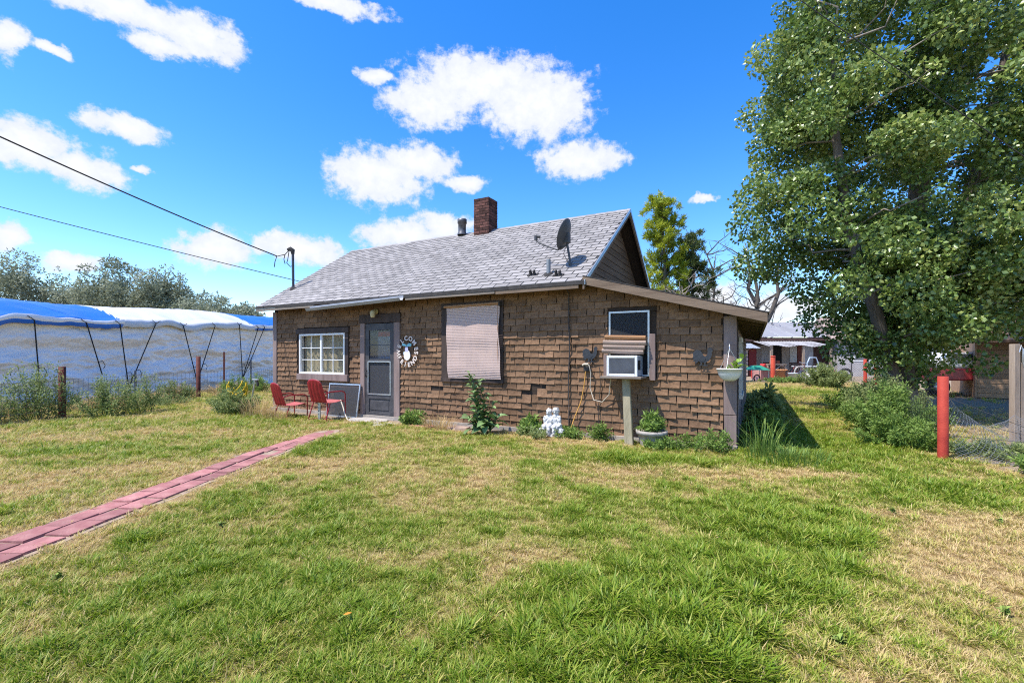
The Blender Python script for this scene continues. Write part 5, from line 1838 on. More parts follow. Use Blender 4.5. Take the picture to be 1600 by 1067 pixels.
def crown_mesh(name, clumps, per, L, W, mat, parent, rg, droop=.25, flat=.0, clumpvar=.35):
    """clumps: (centre, radius); leaves scattered through each clump, denser to its skin"""
    Ps, As, Rn = [], [], []
    for (c_, r_) in clumps:
        n_ = int(per * r_ ** 2 * rg.uniform(.75, 1.2))
        d_ = unit(rg.normal(size=(n_, 3)))
        rad = r_ * rg.uniform(.25, 1.0, size=(n_, 1)) ** .55
        p = np.array(c_) + d_ * rad * np.array([1, 1, .8])
        a_ = unit(d_ * .6 + rg.normal(size=(n_, 3)) * .8 + np.array([0, 0, -droop]))
        Ps.append(p)
        As.append(a_)
        base = rg.uniform(0, clumpvar)
        Rn.append(np.clip(base + rg.uniform(0, 1 - clumpvar, n_), 0, 1))
    P_, A_, N_ = np.concatenate(Ps), np.concatenate(As), np.concatenate(Rn)
    n_ = len(P_)
    Ls = L * rg.uniform(.65, 1.25, n_)
    Ws = W * rg.uniform(.7, 1.2, n_)
    V, T = leaf_cards(P_, A_, Ls, Ws, .3, rg)
    o = fast_mesh(name, V, T, mat, {'rnd': np.repeat(N_, 4)}, parent)
    return o


m_bark = Mt('cottonwood_bark', (.13, .105, .085), .95, .35, 6, .7, 30, stretch=(3, 3, .4))
m_pale_bark = Mt('pale_branch_bark', (.24, .205, .17), .9, .3, 8, .4)
lm_cot = leaf_mat('cottonwood_leaf', (.035, .078, .015), (.44, .48, .15), rough=.36, spec=.65, trans=.32, third=(.19, .28, .06))  # dark stop puts crown shadow, light stop sun, into the leaf colours


def cottonwood():
    rg = np.random.default_rng(21)
    r2 = random.Random(21)
    base = Vector((9.0, 10.6, 0))
    o = thing('cottonwood_tree', 'huge green cottonwood tree filling the right side of yard', 'tree', tuple(base))
    tr = MB()
    trunk = [(0, 0, -.1), (.05, 0, .6), (.12, .02, 1.6), (.35, .0, 3.2), (.55, .1, 5.0), (.7, .1, 7.2), (.9, .0, 9.5), (1.0, 0, 12)]
    tr.tube([Vector(p) for p in trunk], [.34, .27, .24, .22, .19, .15, .10, .05], 12)
    tr2 = [(.45, .35, -.1), (.6, .4, .8), (1.0, .5, 2.4), (1.9, .5, 4.6), (2.6, .4, 7.0), (3.0, .3, 9.5)]
    tr.tube([Vector(p) for p in tr2], [.22, .19, .17, .14, .10, .05], 10)
    tr3 = [(-.15, -.2, -.1), (-.35, -.3, .9), (-.9, -.5, 2.3), (-1.6, -.6, 4.2), (-1.9, -.6, 6.4), (-1.9, -.5, 8.4)]
    tr.tube([Vector(p) for p in tr3], [.18, .15, .13, .11, .08, .04], 10)
    tr.build('trunk', m_bark, o)
    # envelope of the crown, in tree axes
    ENV = [((0.9, 0, 8.6), (3.5, 3.0, 3.9)), ((2.6, .2, 5.4), (4.0, 3.2, 3.6)), ((-1.1, -.2, 5.6), (2.1, 2.4, 3.5)), ((-2.7, -.1, 4.55), (1.5, 1.2, .75)), ((-.6, -.3, 2.5), (1.2, 1.4, 1.1)), ((-.1, -.9, 1.75), (1.6, 1.1, .9)), ((-.3, 0, 9.6), (2.5, 2.4, 2.8)),
           ((-1.9, 0, 4.6), (2.2, 1.5, 1.05)), ((-.9, -.2, 3.7), (1.4, 1.6, 1.1)), ((-.5, 0, 2.9), (1.4, 1.9, 1.5)), ((4.4, 0, 8.5), (2.6, 2.6, 3.6)), ((5.2, .3, 4.2), (2.6, 2.3, 2.3)), ((3.6, -.8, 3.4), (2.2, 1.4, 1.0)), ((.6, -1.2, 4.2), (2.2, 1.4, 1.5)), ((-.2, -1.4, 6.6), (2.0, 1.2, 1.8)),
           ((1.8, -.2, 3.2), (2.6, 2.3, 1.5)), ((.2, -.4, 2.0), (1.6, 1.4, .9)), ((-.9, .3, 1.5), (1.1, 1.1, .9)), ((2.6, -.7, 3.0), (1.9, 1.2, .8)), ((-1.3, 0, 7.6), (1.9, 1.8, 1.6))]
    clumps = []
    vols = np.array([e[1][0] * e[1][1] * e[1][2] for e in ENV]) ** .72
    for e, q in zip(ENV, vols / vols.sum()):
        for _ in range(int(640 * q)):
            d_ = unit(rg.normal(size=3))
            rad = rg.uniform(.3, 1.0) ** .45 * rg.uniform(.88, 1.16)
            c_ = np.array(e[0]) + d_ * rad * np.array(e[1])
            if c_[2] < .75 or (c_[0] > .9 and c_[2] < 1.75) or (c_[0] < -1.1 and c_[2] < 2.7):
                continue
            clumps.append((c_, rg.uniform(.22, .66)))
    crown_mesh('crown', clumps, 1750, .092, .041, lm_cot, o, rg, droop=.45, clumpvar=.4)
    br = MB()
    sk = [Vector(a_).lerp(Vector(b_), f_ / 8) for tt in (trunk, tr2, tr3) for a_, b_ in zip(tt[:-1], tt[1:]) for f_ in range(8)]
    for (c_, r_) in clumps[::4]:
        c_ = Vector(c_)
        s = min((p for p in sk if p.z < c_.z - .3 and p.z > .5), key=lambda p: (p - c_).length, default=sk[2])
        q = bent(s, c_, .25, 5, r2)
        limb(br, q, .032, .006, 5)
    br.build('branches', m_pale_bark, o)
    tag(o.children[-1], kind='stuff')


cottonwood()


def olive(label, x, y, h_, w_, seed, mat):
    rg = np.random.default_rng(seed)
    r2 = random.Random(seed)
    o = thing('russian_olive_tree', label, 'tree', (x, y, 0), group='grey green trees beyond the tarp stack')
    tr = MB()
    for k in range(4):
        q = bent((0, 0, -.1), (r2.uniform(-.4, .4) * w_, r2.uniform(-.4, .4) * w_, h_ * r2.uniform(.6, .9)), .3, 6, r2)
        limb(tr, q, .2, .04, 6)
    tr.build('trunk', m_bark, o)
    clumps = []
    for _ in range(95):
        d_ = unit(rg.normal(size=3))
        rad = rg.uniform(.2, 1) ** .5
        c_ = np.array([0, 0, h_ * .56]) + d_ * rad * np.array([w_, w_, h_ * .44])
        clumps.append((c_, rg.uniform(.5, 1.15)))
    for _ in range(30):          # wispy twigs past the outline
        d_ = unit(rg.normal(size=3))
        d_[2] = abs(d_[2])
        c_ = np.array([0, 0, h_ * .56]) + d_ * np.array([w_, w_, h_ * .44]) * rg.uniform(.96, 1.06)
        clumps.append((c_, rg.uniform(.22, .4)))
    crown_mesh('crown', clumps, 300, .24, .05, mat, o, rg, droop=.1, clumpvar=.55)
    return o


lm_ol = leaf_mat('olive_leaf', (.14, .16, .095), (.48, .50, .37), rough=.6, spec=.3, trans=.3, third=(.28, .31, .20))
for a in (('dense grey green tree at the far left edge', -39.3, 37, 9.1, 3.3, 1), ('broad grey green tree above the blue tarp, second from left edge', -31.6, 36, 8.8, 2.5, 2), ('narrow grey green tree above the white tarp, third from left edge', -26.8, 35, 8.1, 1.8, 3), ('low grey green tree nearest the house roof', -22.2, 33, 5.7, 2.2, 5),
          ('small sparse grey green tree touching the house roof', -19.4, 33, 4.9, 1.2, 6), ('low grey green tree filling gap between first two trees', -35.2, 37, 6.9, 2.0, 8)):
    olive(*a, lm_ol)

# pines behind the house
lm_pine = leaf_mat('pine_needle', (.08, .13, .018), (.60, .60, .05), rough=.5, spec=.3, trans=.4, third=(.34, .40, .03))
lm_pine_d = leaf_mat('dark_pine_needle', (.03, .06, .02), (.18, .22, .05), rough=.5, spec=.3, trans=.2)


def pine(label, x, y, h_, w_, seed, mat, z0=.25, n=70):
    rg = np.random.default_rng(seed)
    r2 = random.Random(seed)
    o = thing('pine_tree', label, 'tree', (x, y, 0))
    tr = MB()
    limb(tr, bent((0, 0, -.1), (.1, 0, h_ * .97), .12, 8, r2), .16, .03, 8)
    Ps, As, Rn = [], [], []
    for k in range(n):
        f_ = z0 + (1 - z0) * (k + r2.random()) / n
        a = r2.uniform(0, 6.28)
        le = w_ * (1.05 - .62 * ((f_ - z0) / (1 - z0)) ** 1.6) * r2.uniform(.55, 1.1)
        s = Vector((0, 0, h_ * (f_ - .06)))
        e = Vector((math.cos(a) * le, math.sin(a) * le, h_ * f_ + .25 * le))
        q = bent(s, e, .1, 4, r2)
        limb(tr, q, .035, .008, 5)
        for g_ in range(5):
            c_ = np.array(q[1 + g_ % 4]) * .25 + np.array(e) * .75 + rg.normal(size=3) * .22
            m_ = 85
            d_ = unit(rg.normal(size=(m_, 3)) + np.array([0, 0, .7]))
            Ps.append(np.repeat(c_[None], m_, 0) + rg.normal(size=(m_, 3)) * .05)
            As.append(d_)
            Rn.append(np.clip(r2.uniform(0, .5) + rg.uniform(0, .5, m_), 0, 1))
    tr.build('trunk', m_bark, o)
    P_, A_, N_ = np.concatenate(Ps), np.concatenate(As), np.concatenate(Rn)
    V, T = leaf_cards(P_, A_, rg.uniform(.14, .30, len(P_)), rg.uniform(.012, .02, len(P_)), .2, rg)
    fast_mesh('crown', V, T, mat, {'rnd': np.repeat(N_, 4)}, o)


pine('tall bright yellow green pine just right of the gable', 7.35, 22.4, 9.0, 1.15, 31, lm_pine)
pine('smaller dark green pine right of the bright pine', 9.1, 23.0, 7.4, 1.05, 32, lm_pine_d, .35, 40)


def dead_tree(label, x, y, h_, seed, stems, mat, spread=1.6, r0=.14, lean=0.0, twr=1.0):
    r2 = random.Random(seed)
    o = thing('dead_tree', label, 'tree', (x, y, 0), group='bare trees behind the house')
    tr, tw = MB(), MB()
    for s in range(stems):
        top = (lean + r2.uniform(-.5, .5) * spread, r2.uniform(-.4, .4) * spread, h_ * r2.uniform(.85, 1.0))
        q = bent((.06 * s, 0, -.1), top, .04 * h_, 8, r2)
        limb(tr, q, r0 * r2.uniform(.8, 1), .02, 7)
        for k in range(16):
            p = q[2 + k % 6]
            a = r2.uniform(0, 6.28)
            le = r2.uniform(.7, 2.0) * spread / 1.6
            e = p + Vector((math.cos(a) * le, math.sin(a) * le, r2.uniform(.3, 1.3) * h_ * .2))
            b_ = bent(p, e, .2, 5, r2)
            limb(tw, b_, .03 * twr, .006 * twr, 4)
            for m_ in range(4):
                p2 = b_[1 + m_]
                e2 = p2 + Vector((r2.uniform(-.8, .8), r2.uniform(-.5, .5), r2.uniform(-.2, .8)))
                limb(tw, bent(p2, e2, .1, 3, r2), .011 * twr, .004 * twr, 3)
    tr.build('trunk', mat, o)
    tag(tw.build('twigs', mat, o), kind='stuff')


m_dead = Mt('dead_bark', (.10, .085, .07), .9, .3, 8, .4)
m_dead_p = Mt('pale_dead_bark', (.33, .28, .25), .9, .3, 8, .3)
dead_tree('bare leaning tree with ivy, left of the thicker bare tree', 17.6, 36.0, 12.0, 41, 2, m_dead, 3.0, .24, -2.6, 2.0)
dead_tree('thick bare double-stemmed tree behind the lean-to corner', 20.0, 36.5, 11.0, 42, 3, m_dead, 3.2, .36, 0.3, 2.0)
dead_tree('pale bare twiggy shrub tree between the pines', 8.6, 21.5, 5.2, 43, 3, m_dead_p, 1.6, .05)
dead_tree('low bare sapling close to the lean-to roof vent', 10.6, 22.5, 4.4, 44, 2, m_dead, 1.2, .05)

# ------------------------------------------------------------------ bushes and weeds
lm_weed = leaf_mat('weed_leaf', (.10, .15, .035), (.38, .42, .17), rough=.6, spec=.25, trans=.38, third=(.21, .27, .085))
lm_green = leaf_mat('soft_green_leaf', (.08, .16, .025), (.30, .40, .10), rough=.55, spec=.3, trans=.38, third=(.17, .27, .05))
lm_straw = leaf_mat('straw_blade', (.38, .26, .10), (.70, .52, .26), rough=.7, spec=.2, trans=.3)
m_stem = Mt('green_stem', (.10, .13, .045), .7, .2, 8)


def weed(name, label, cat, x, y, w_, h_, seed, mat, stems=26, per=90, L=.05, W=.009, lean=(0, 0), group=None, z=0.0, top=.9):
    rg = np.random.default_rng(seed)
    r2 = random.Random(seed)
    o = thing(name, label, cat, (x, y, z), group=group)
    tr = MB()
    Ps, As, Rn = [], [], []
    for s in range(stems):
        a = r2.uniform(0, 6.28)
        q_ = r2.random() ** .6
        b_ = Vector((math.cos(a) * w_ * .35 * q_, math.sin(a) * w_ * .35 * q_, -.02))
        e = Vector((math.cos(a) * w_ * q_ + lean[0], math.sin(a) * w_ * q_ + lean[1], h_ * (1 - .55 * q_ * q_) * r2.uniform(.65, 1.05)))
        pl = bent(b_, e, .06 * h_, 6, r2)
        limb(tr, pl, .008, .002, 4)
        f_ = rg.uniform(.12, 1, per) ** .8
        ii = np.minimum((f_ * 6).astype(int), 5)
        fr_ = f_ * 6 - ii
        A0 = np.array([tuple(p) for p in pl])
        p = A0[ii] * (1 - fr_[:, None]) + A0[ii + 1] * fr_[:, None]
        d_ = unit(rg.normal(size=(per, 3)) + np.array([0, 0, .45]))
        p = p + d_ * rg.uniform(0, .11 * h_ + .03, (per, 1)) * (1.1 - f_[:, None] * .6)
        p[:, 2] = np.maximum(p[:, 2], .01)
        Ps.append(p)
        As.append(d_)
        Rn.append(np.clip(f_ * .6 + rg.uniform(-.1, .45, per), 0, 1))
    tr.build('stems', m_stem, o)
    P_, A_, N_ = np.concatenate(Ps), np.concatenate(As), np.concatenate(Rn)
    n_ = len(P_)
    V, T = leaf_cards(P_, A_, L * rg.uniform(.6, 1.4, n_), W * rg.uniform(.7, 1.3, n_), .2, rg)
    fast_mesh('foliage', V, T, mat, {'rnd': np.repeat(N_, 4)}, o)
    return o


def blades(name, label, cat, x, y, w_, h_, n_, seed, mat, wd=.006, z=0.0):
    rg = np.random.default_rng(seed)
    o = thing(name, label, cat, (x, y, z))
    a = rg.uniform(0, 6.283, n_)
    q = rg.uniform(0, 1, n_) ** .6
    B0 = np.stack([np.cos(a) * w_ * .5 * q, np.sin(a) * w_ * .5 * q, np.zeros(n_) - .01], 1)
    out = np.stack([np.cos(a + rg.normal(0, .6, n_)), np.sin(a + rg.normal(0, .6, n_)), np.zeros(n_)], 1)
    hh_ = h_ * rg.uniform(.45, 1.05, n_)
    bd = rg.uniform(.1, .75, n_) * hh_
    S = np.stack([-out[:, 1], out[:, 0], np.zeros(n_)], 1) * (wd * rg.uniform(.6, 1.3, n_))[:, None]
    V = np.empty((n_, 7, 3))
    for i, f_ in enumerate((0, .4, .75)):
        c_ = B0 + out * (bd * f_ ** 2)[:, None] + np.array([0, 0, 1]) * (hh_ * (f_ - .18 * f_ ** 3))[:, None]
        V[:, 2 * i] = c_ - S * (1 - f_ * .5)
        V[:, 2 * i + 1] = c_ + S * (1 - f_ * .5)
    V[:, 6] = B0 + out * bd[:, None] + np.array([0, 0, 1]) * (hh_ * .82)[:, None]
    b = np.arange(n_)[:, None] * 7
    T = np.concatenate([b + np.array([[0, 1, 3]]), b + np.array([[0, 3, 2]]), b + np.array([[2, 3, 5]]), b + np.array([[2, 5, 4]]), b + np.array([[4, 5, 6]])], 1).reshape(-1, 3)
    fast_mesh('blades', V.reshape(-1, 3), T, mat, {'rnd': np.repeat(rg.uniform(0, 1, n_), 7)}, o)
    return o


WG = 'weeds along the left fence'
weed('weed_bush', 'tall feathery weed bush left of the rusty post', 'weed', -10.1, 9.7, .75, 1.35, 51, lm_weed, 34, 150, .05, .010, group=WG)
weed('weed_bush', 'feathery weed bush just right of the near rusty post', 'weed', -9.15, 10.3, .7, 1.0, 52, lm_weed, 30, 140, .05, .010, group=WG)
weed('weed_bush', 'low weed bush at the far left picture edge', 'weed', -10.6, 9.2, .8, .75, 53, lm_weed, 28, 130, .05, .010, group=WG)
weed('weed_bush', 'upright weed between tall weeds and thin dark post', 'weed', -9.0, 11.1, .5, 1.05, 54, lm_weed, 18, 120, .05, .010, group=WG)
weed('weed_bush', 'round yellow green weed left of the middle rusty post', 'weed', -10.4, 14.0, .55, .7, 55, lm_weed, 22, 110, .05, .010, group=WG)
weed('weed_bush', 'green weed just right of the middle rusty post', 'weed', -9.5, 15.6, .6, .75, 56, lm_green, 22, 110, .06, .011, group=WG)
weed('weed_bush', 'green weed between the two thin posts', 'weed', -9.5, 16.8, .6, .7, 57, lm_green, 22, 110, .06, .011, group=WG)
weed('weed_bush', 'low ragged weed below the first dark steel post', 'weed', -9.6, 12.6, .7, .35, 58, lm_weed, 22, 100, .05, .010, group=WG)
for i, (x, y) in enumerate(((-10.7, 13.0), (-10.6, 14.6), (-10.3, 16.2), (-10.6, 11.6), (-10.2, 17.6), (-11.2, 10.2))):
    weed('dry_grass_clump', ('straw grass clump behind the first dark steel post', 'straw grass clump behind the middle rusty post', 'straw grass clump behind the thin rusty post', 'straw grass clump behind the feathery weeds', 'straw grass clump nearest the house corner', 'straw grass clump at foot of the tarp, far left')[i], 'dry grass', x, y, .8, .42, 60 + i, lm_straw, 40, 60, .12, .004, group='straw clumps along the left fence')
a = HM @ Vector((-10.75, -1.0, 0))
weed('weed_bush', 'bushy green weed under the yellow hose at house corner', 'weed', a.x, a.y, .6, .62, 70, lm_weed, 36, 150, .06, .010)
a = HM @ Vector((-9.65, -1.1, 0))
blades('dry_grass_clump', 'golden dry grass tuft before the slumped red chair', 'dry grass', a.x, a.y, .7, .6, 260, 71, lm_straw, .004)
a = HM @ Vector((-8.9, -1.15, 0))
blades('dry_grass_clump', 'greyish dry grass tuft between the two red chairs', 'dry grass', a.x, a.y, .6, .4, 150, 72, lm_straw, .004)
a = HM @ Vector((-5.75, -.45, 0))
weed('wall_weed', 'small dark green weed at wall right of door', 'weed', a.x, a.y, .34, .34, 73, lm_green, 20, 60, .06, .016)
a = HM @ Vector((-5.0, -.55, 0))
blades('dry_grass_clump', 'pale golden grass tuft left of the big leafy plant', 'dry grass', a.x, a.y, .6, .36, 220, 74, lm_straw, .004)
a = HM @ Vector((-3.25, -.2, 0))
weed('wall_weed', 'young weed against wall left of the white statue', 'weed', a.x, a.y, .26, .34, 75, lm_green, 14, 40, .09, .022)
for i, (hx, hy, w_, h_, lb) in enumerate(((-2.45, -.35, .32, .22, 'low green weed right of the white statue'), (-2.0, -.25, .22, .34, 'slim dark weed between statue and prop post'), (-.98, -.52, .26, .2, 'low weed in front of the concrete pot'), (-.55, -.38, .42, .26, 'round fine-leaved weed below the hanging planter'), (-.2, -.3, .22, .36, 'thin reddish weed at the foot of corner post'), (-3.0, -.45, .4, .22, 'yellow green ground weed in front of statue'))):
    a = HM @ Vector((hx, hy, 0))
    weed('wall_weed', lb, 'weed', a.x, a.y, w_, h_, 80 + i, lm_green if i != 5 else lm_weed, 18, 55, .05, .009)
# potted plant
a = HM @ Vector((-1.13, -.33, .2))
weed('potted_plant', 'bright leafy plant growing in the concrete pot', 'plant', a.x, a.y, .17, .32, 90, lm_green, 18, 40, .10, .013, z=.21)

# bushes beside the right fence
RG = 'bushes along the right fence'
weed('fence_bush', 'large feathery bush left behind the nearest red post', 'bush', 6.75, 8.1, .8, .9, 100, lm_green, 60, 240, .05, .010, group=RG)
weed('fence_bush', 'feathery bush further back under the cottonwood', 'bush', 7.7, 9.4, .9, 1.05, 101, lm_weed, 60, 240, .05, .010, group=RG)
weed('fence_bush', 'low green bush at the foot of nearest red post', 'bush', 5.9, 6.9, .6, .5, 102, lm_green, 44, 200, .045, .010, group=RG)
weed('fence_bush', 'dark low bush beneath the cottonwood trunk', 'bush', 8.4, 10.9, .9, .8, 103, lm_green, 40, 180, .06, .014, group=RG)
weed('fence_bush', 'pale grey green bush left of cottonwood near the barn', 'bush', 13.4, 19.5, 1.0, 1.05, 104, lm_weed, 50, 240, .08, .016, group=RG)
weed('fence_bush', 'green weeds at foot of the distant orange red post', 'bush', 13.6, 22.8, 1.1, .3, 105, lm_green, 40, 100, .10, .016, group=RG)
weed('fence_bush', 'leafy weed patch along collapsed netting at right', 'bush', 6.9, 5.6, .6, .28, 106, lm_weed, 40, 120, .045, .010, group=RG)
weed('fence_bush', 'bushy weed at right edge below the collapsed netting', 'bush', 6.2, 5.05, .55, .32, 107, lm_green, 44, 160, .045, .010, group=RG)
weed('fence_bush', 'weed mat lying right of the nearest red post', 'bush', 6.6, 6.3, .6, .22, 108, lm_weed, 36, 110, .045, .010, group=RG)
a = HM @ Vector((.42, 1.5, 0))
weed('wall_bush', 'dark shaded shrub against the side wall', 'bush', a.x, a.y, .26, .5, 110, lm_green, 26, 110, .08, .026)
a = HM @ Vector((.45, 3.1, 0))
weed('wall_bush', 'yellowish shrub further along the shaded side wall', 'bush', a.x, a.y, .3, .8, 111, lm_weed, 26, 110, .10, .03)


a = HM @ Vector((.38, -.12, 0))
blades('tall_grass_clump', 'tall spiky green grass clump at the right house corner', 'grass clump', a.x, a.y, .5, .7, 90, 120, lm_green, .007)
blades('tall_grass_clump', 'lush green grass mound in front of the corner clump', 'grass clump', a.x + .1, a.y - .35, 1.0, .24, 520, 121, lm_green, .006)

# milkweed with big leaves: each leaf a part
mk = thing('milkweed_plant', 'tall leafy milkweed with big grey green leaves below the blind', 'plant', tuple(HM @ Vector((-3.95, -.62, 0))))
lm_mk = Mt('milkweed_leaf', (.10, .165, .05), .5, .25, 6, .15, 40, rnd=.35, spec=.45, col2=(.18, .27, .095))
lf = MB()
prof = [(0, .0), (.12, .018), (.3, .042), (.55, .05), (.8, .034), (1.0, .002)]
rows = []
for f_, hw in prof:
    yy = f_ * .22
    zz = .035 * math.sin(f_ * 2.4) - .06 * f_ * f_
    rows.append([(-hw, yy, zz + hw * .35), (-hw * .5, yy, zz + hw * .12), (0, yy, zz), (hw * .5, yy, zz + hw * .12), (hw, yy, zz + hw * .35)])
lf.grid(rows)
leaf_me = lf.mesh('leaf', lm_mk)
r2 = random.Random(5)
for s, (bx, by, ex, ey, h_, nl, sc) in enumerate(((0, 0, -.28, .10, 1.08, 46, .88), (.05, .02, -.10, .12, .98, 42, .88), (-.03, .05, -.20, .18, .85, 34, .85), (.02, -.05, .14, .05, .55, 16, 1.1), (.0, -.08, -.12, -.1, .35, 12, 1.3), (.06, -.02, .22, -.06, .32, 12, 1.25), (-.05, -.05, .05, -.16, .28, 12, 1.3), (-.08, 0, -.26, -.06, .32, 10, 1.2))):
    st_ = bent((bx, by, 0), (ex, ey, h_), .05, 6, r2)
    mb = MB()
    limb(mb, st_, .011, .004, 6)
    mb.build('stem', m_stem, mk)
    for i in range(nl):
        f_ = .12 + .88 * (i + .5) / nl
        ii = min(5, int(f_ * 6))
        p = st_[ii].lerp(st_[ii + 1], f_ * 6 - ii)
        o = bpy.data.objects.new('leaf', leaf_me)
        COL.objects.link(o)
        o.parent = mk
        o.location = p
        o.rotation_euler = (r2.uniform(-.2, .75), r2.uniform(-.4, .4), i * 2.4 + r2.uniform(-.5, .5))
        k_ = 1.25 * sc * (1.0 - .42 * f_) * r2.uniform(.8, 1.15)
        o.scale = (k_, k_, k_)

# broadleaf weeds in the lawn
lw = MB()
rows = [[(-hw * .4, f_ * .11, .02 + .03 * math.sin(f_ * 3)), (0, f_ * .11, .012 + .03 * math.sin(f_ * 3)), (hw * .4, f_ * .11, .02 + .03 * math.sin(f_ * 3))] for f_, hw in prof]
lw.grid(rows)
lw_me = lw.mesh('leaf', Mt('lawn_weed_leaf', (.13, .18, .035), .8, .25, 8, rnd=.4, spec=.08, col2=(.21, .27, .065)))
WS = [((-2.4, 3.75), 1.0, 'pale rosette weed in lawn right of pink path'), ((-2.85, 2.85), 1.2, 'dark weed pair in lawn near the left foreground'), ((2.63, 2.42), 1.2, 'leafy weed in dry turf at lower right'), ((3.45, 3.0), 1.0, 'bright weed in dry turf near the right edge'), ((3.15, 2.72), 1.1, 'dark leafy weed in the tan turf near right edge'), ((4.02, 3.75), 1.3, 'bushy low weed in tan turf at the right edge'), ((3.35, 4.0), 1.2, 'weed tuft between green patch and tan turf'), ((1.05, 2.85), 1.2, 'broad bright leaf weed in the lush green patch'), ((1.55, 2.15), 1.2, 'weed rosette at the bottom right of lawn'), ((-.9, 2.4), .9, 'small weed in the lawn at bottom centre'), ((-4.4, 7.3), 1.0, 'small weed at lawn edge left of the path'), ((-6.4, 6.6), 1.2, 'dark weed in left lawn beyond the pink path')]
for k, ((x, y), sc, lb) in enumerate(WS):
    o = thing('lawn_weed', lb, 'weed', (x, y, ground_z(x, y)), group='broadleaf weeds in the lawn')
    for i in range(14):
        b_ = bpy.data.objects.new('leaf', lw_me)
        COL.objects.link(b_)
        b_.parent = o
        b_.rotation_euler = (r2.uniform(.25, 1.2), r2.uniform(-.3, .3), i * 2.4 + r2.uniform(-.4, .4))
        q = sc * r2.uniform(.28, .52)
        b_.scale = (q, q, q)
o = thing('fallen_leaf', 'single orange leaf lying on the lawn at bottom centre', 'leaf', (-.86, 2.37, .05))
MB().add([(-.02, 0, 0), (0, -.016, .006), (.025, 0, .01), (0, .018, .004)], [(0, 1, 2, 3)]).build('blade', Mt('orange_leaf', (.6, .22, .02), .6), o)

# ------------------------------------------------------------------ lawn grass
lm_grass = bpy.data.materials.new('lawn_blade')
lm_grass.use_nodes = True
t = lm_grass.node_tree
b = t.nodes['Principled BSDF']
b.inputs['Roughness'].default_value = .5
b.inputs['Specular IOR Level'].default_value = .35
at1 = t.nodes.new('ShaderNodeAttribute')
at1.attribute_name = 'dry'
at1.attribute_type = 'INSTANCER'
at2 = t.nodes.new('ShaderNodeAttribute')
at2.attribute_name = 'rnd'
mm = t.nodes.new('ShaderNodeMath')
mm.operation = 'MULTIPLY_ADD'
t.links.new(at2.outputs['Fac'], mm.inputs[0])
mm.inputs[1].default_value = .9
t.links.new(at1.outputs['Fac'], mm.inputs[2])
ms = t.nodes.new('ShaderNodeMath')
ms.operation = 'SUBTRACT'
ms.use_clamp = True
t.links.new(mm.outputs[0], ms.inputs[0])
ms.inputs[1].default_value = .42
cr = t.nodes.new('ShaderNodeValToRGB')
for i, (p, c_) in enumerate(((0.0, (.165, .26, .015)), (.3, (.32, .385, .04)), (.6, (.53, .46, .12)), (1.0, (.68, .50, .25)))):
    e = cr.color_ramp.elements[0] if i == 0 else (cr.color_ramp.elements[-1] if i == 3 else cr.color_ramp.elements.new(p))
    e.position = p
    e.color = (*c_, 1)
t.links.new(ms.outputs[0], cr.inputs[0])
t.links.new(cr.outputs[0], b.inputs['Base Color'])
tl = t.nodes.new('ShaderNodeBsdfTranslucent')
t.links.new(cr.outputs[0], tl.inputs['Color'])
mx = t.nodes.new('ShaderNodeMixShader')
mx.inputs[0].default_value = .38
t.links.new(b.outputs[0], mx.inputs[1])
t.links.new(tl.outputs[0], mx.inputs[2])
t.links.new(mx.outputs[0], t.nodes['Material Output'].inputs['Surface'])
tufts = bpy.data.collections.new('grass_tufts')
for k in range(6):
    rg = np.random.default_rng(200 + k)
    n_ = 15
    a = rg.uniform(0, 6.283, n_)
    out = np.stack([np.cos(a), np.sin(a), np.zeros(n_)], 1)
    B0 = out * rg.uniform(0, .035, n_)[:, None]
    hh_ = rg.uniform(.02, .052, n_)
    bd = hh_ * rg.uniform(.3, 1.3, n_)
    S = np.stack([-out[:, 1], out[:, 0], np.zeros(n_)], 1) * rg.uniform(.0015, .0029, n_)[:, None]
    V = np.empty((n_, 5, 3))
    for i, f_ in enumerate((0, .55)):
        c_ = B0 + out * (bd * f_ ** 2)[:, None] + np.array([0, 0, 1]) * (hh_ * f_)[:, None]
        V[:, 2 * i], V[:, 2 * i + 1] = c_ - S, c_ + S
    V[:, 4] = B0 + out * bd[:, None] + np.array([0, 0, 1]) * (hh_ * .85)[:, None]
    bb = np.arange(n_)[:, None] * 5
    T = np.concatenate([bb + np.array([[0, 1, 3]]), bb + np.array([[0, 3, 2]]), bb + np.array([[2, 3, 4]])], 1).reshape(-1, 3)
    o = fast_mesh('grass_tuft', V.reshape(-1, 3), T, lm_grass, {'rnd': np.repeat(rg.uniform(0, 1, n_), 5)})
    COL.objects.unlink(o)
    tufts.objects.link(o)

rg = np.random.default_rng(77)
gp, gdry, gsc, grot = [], [], [], []
N_TRY = 260000
RMAX = 27.0
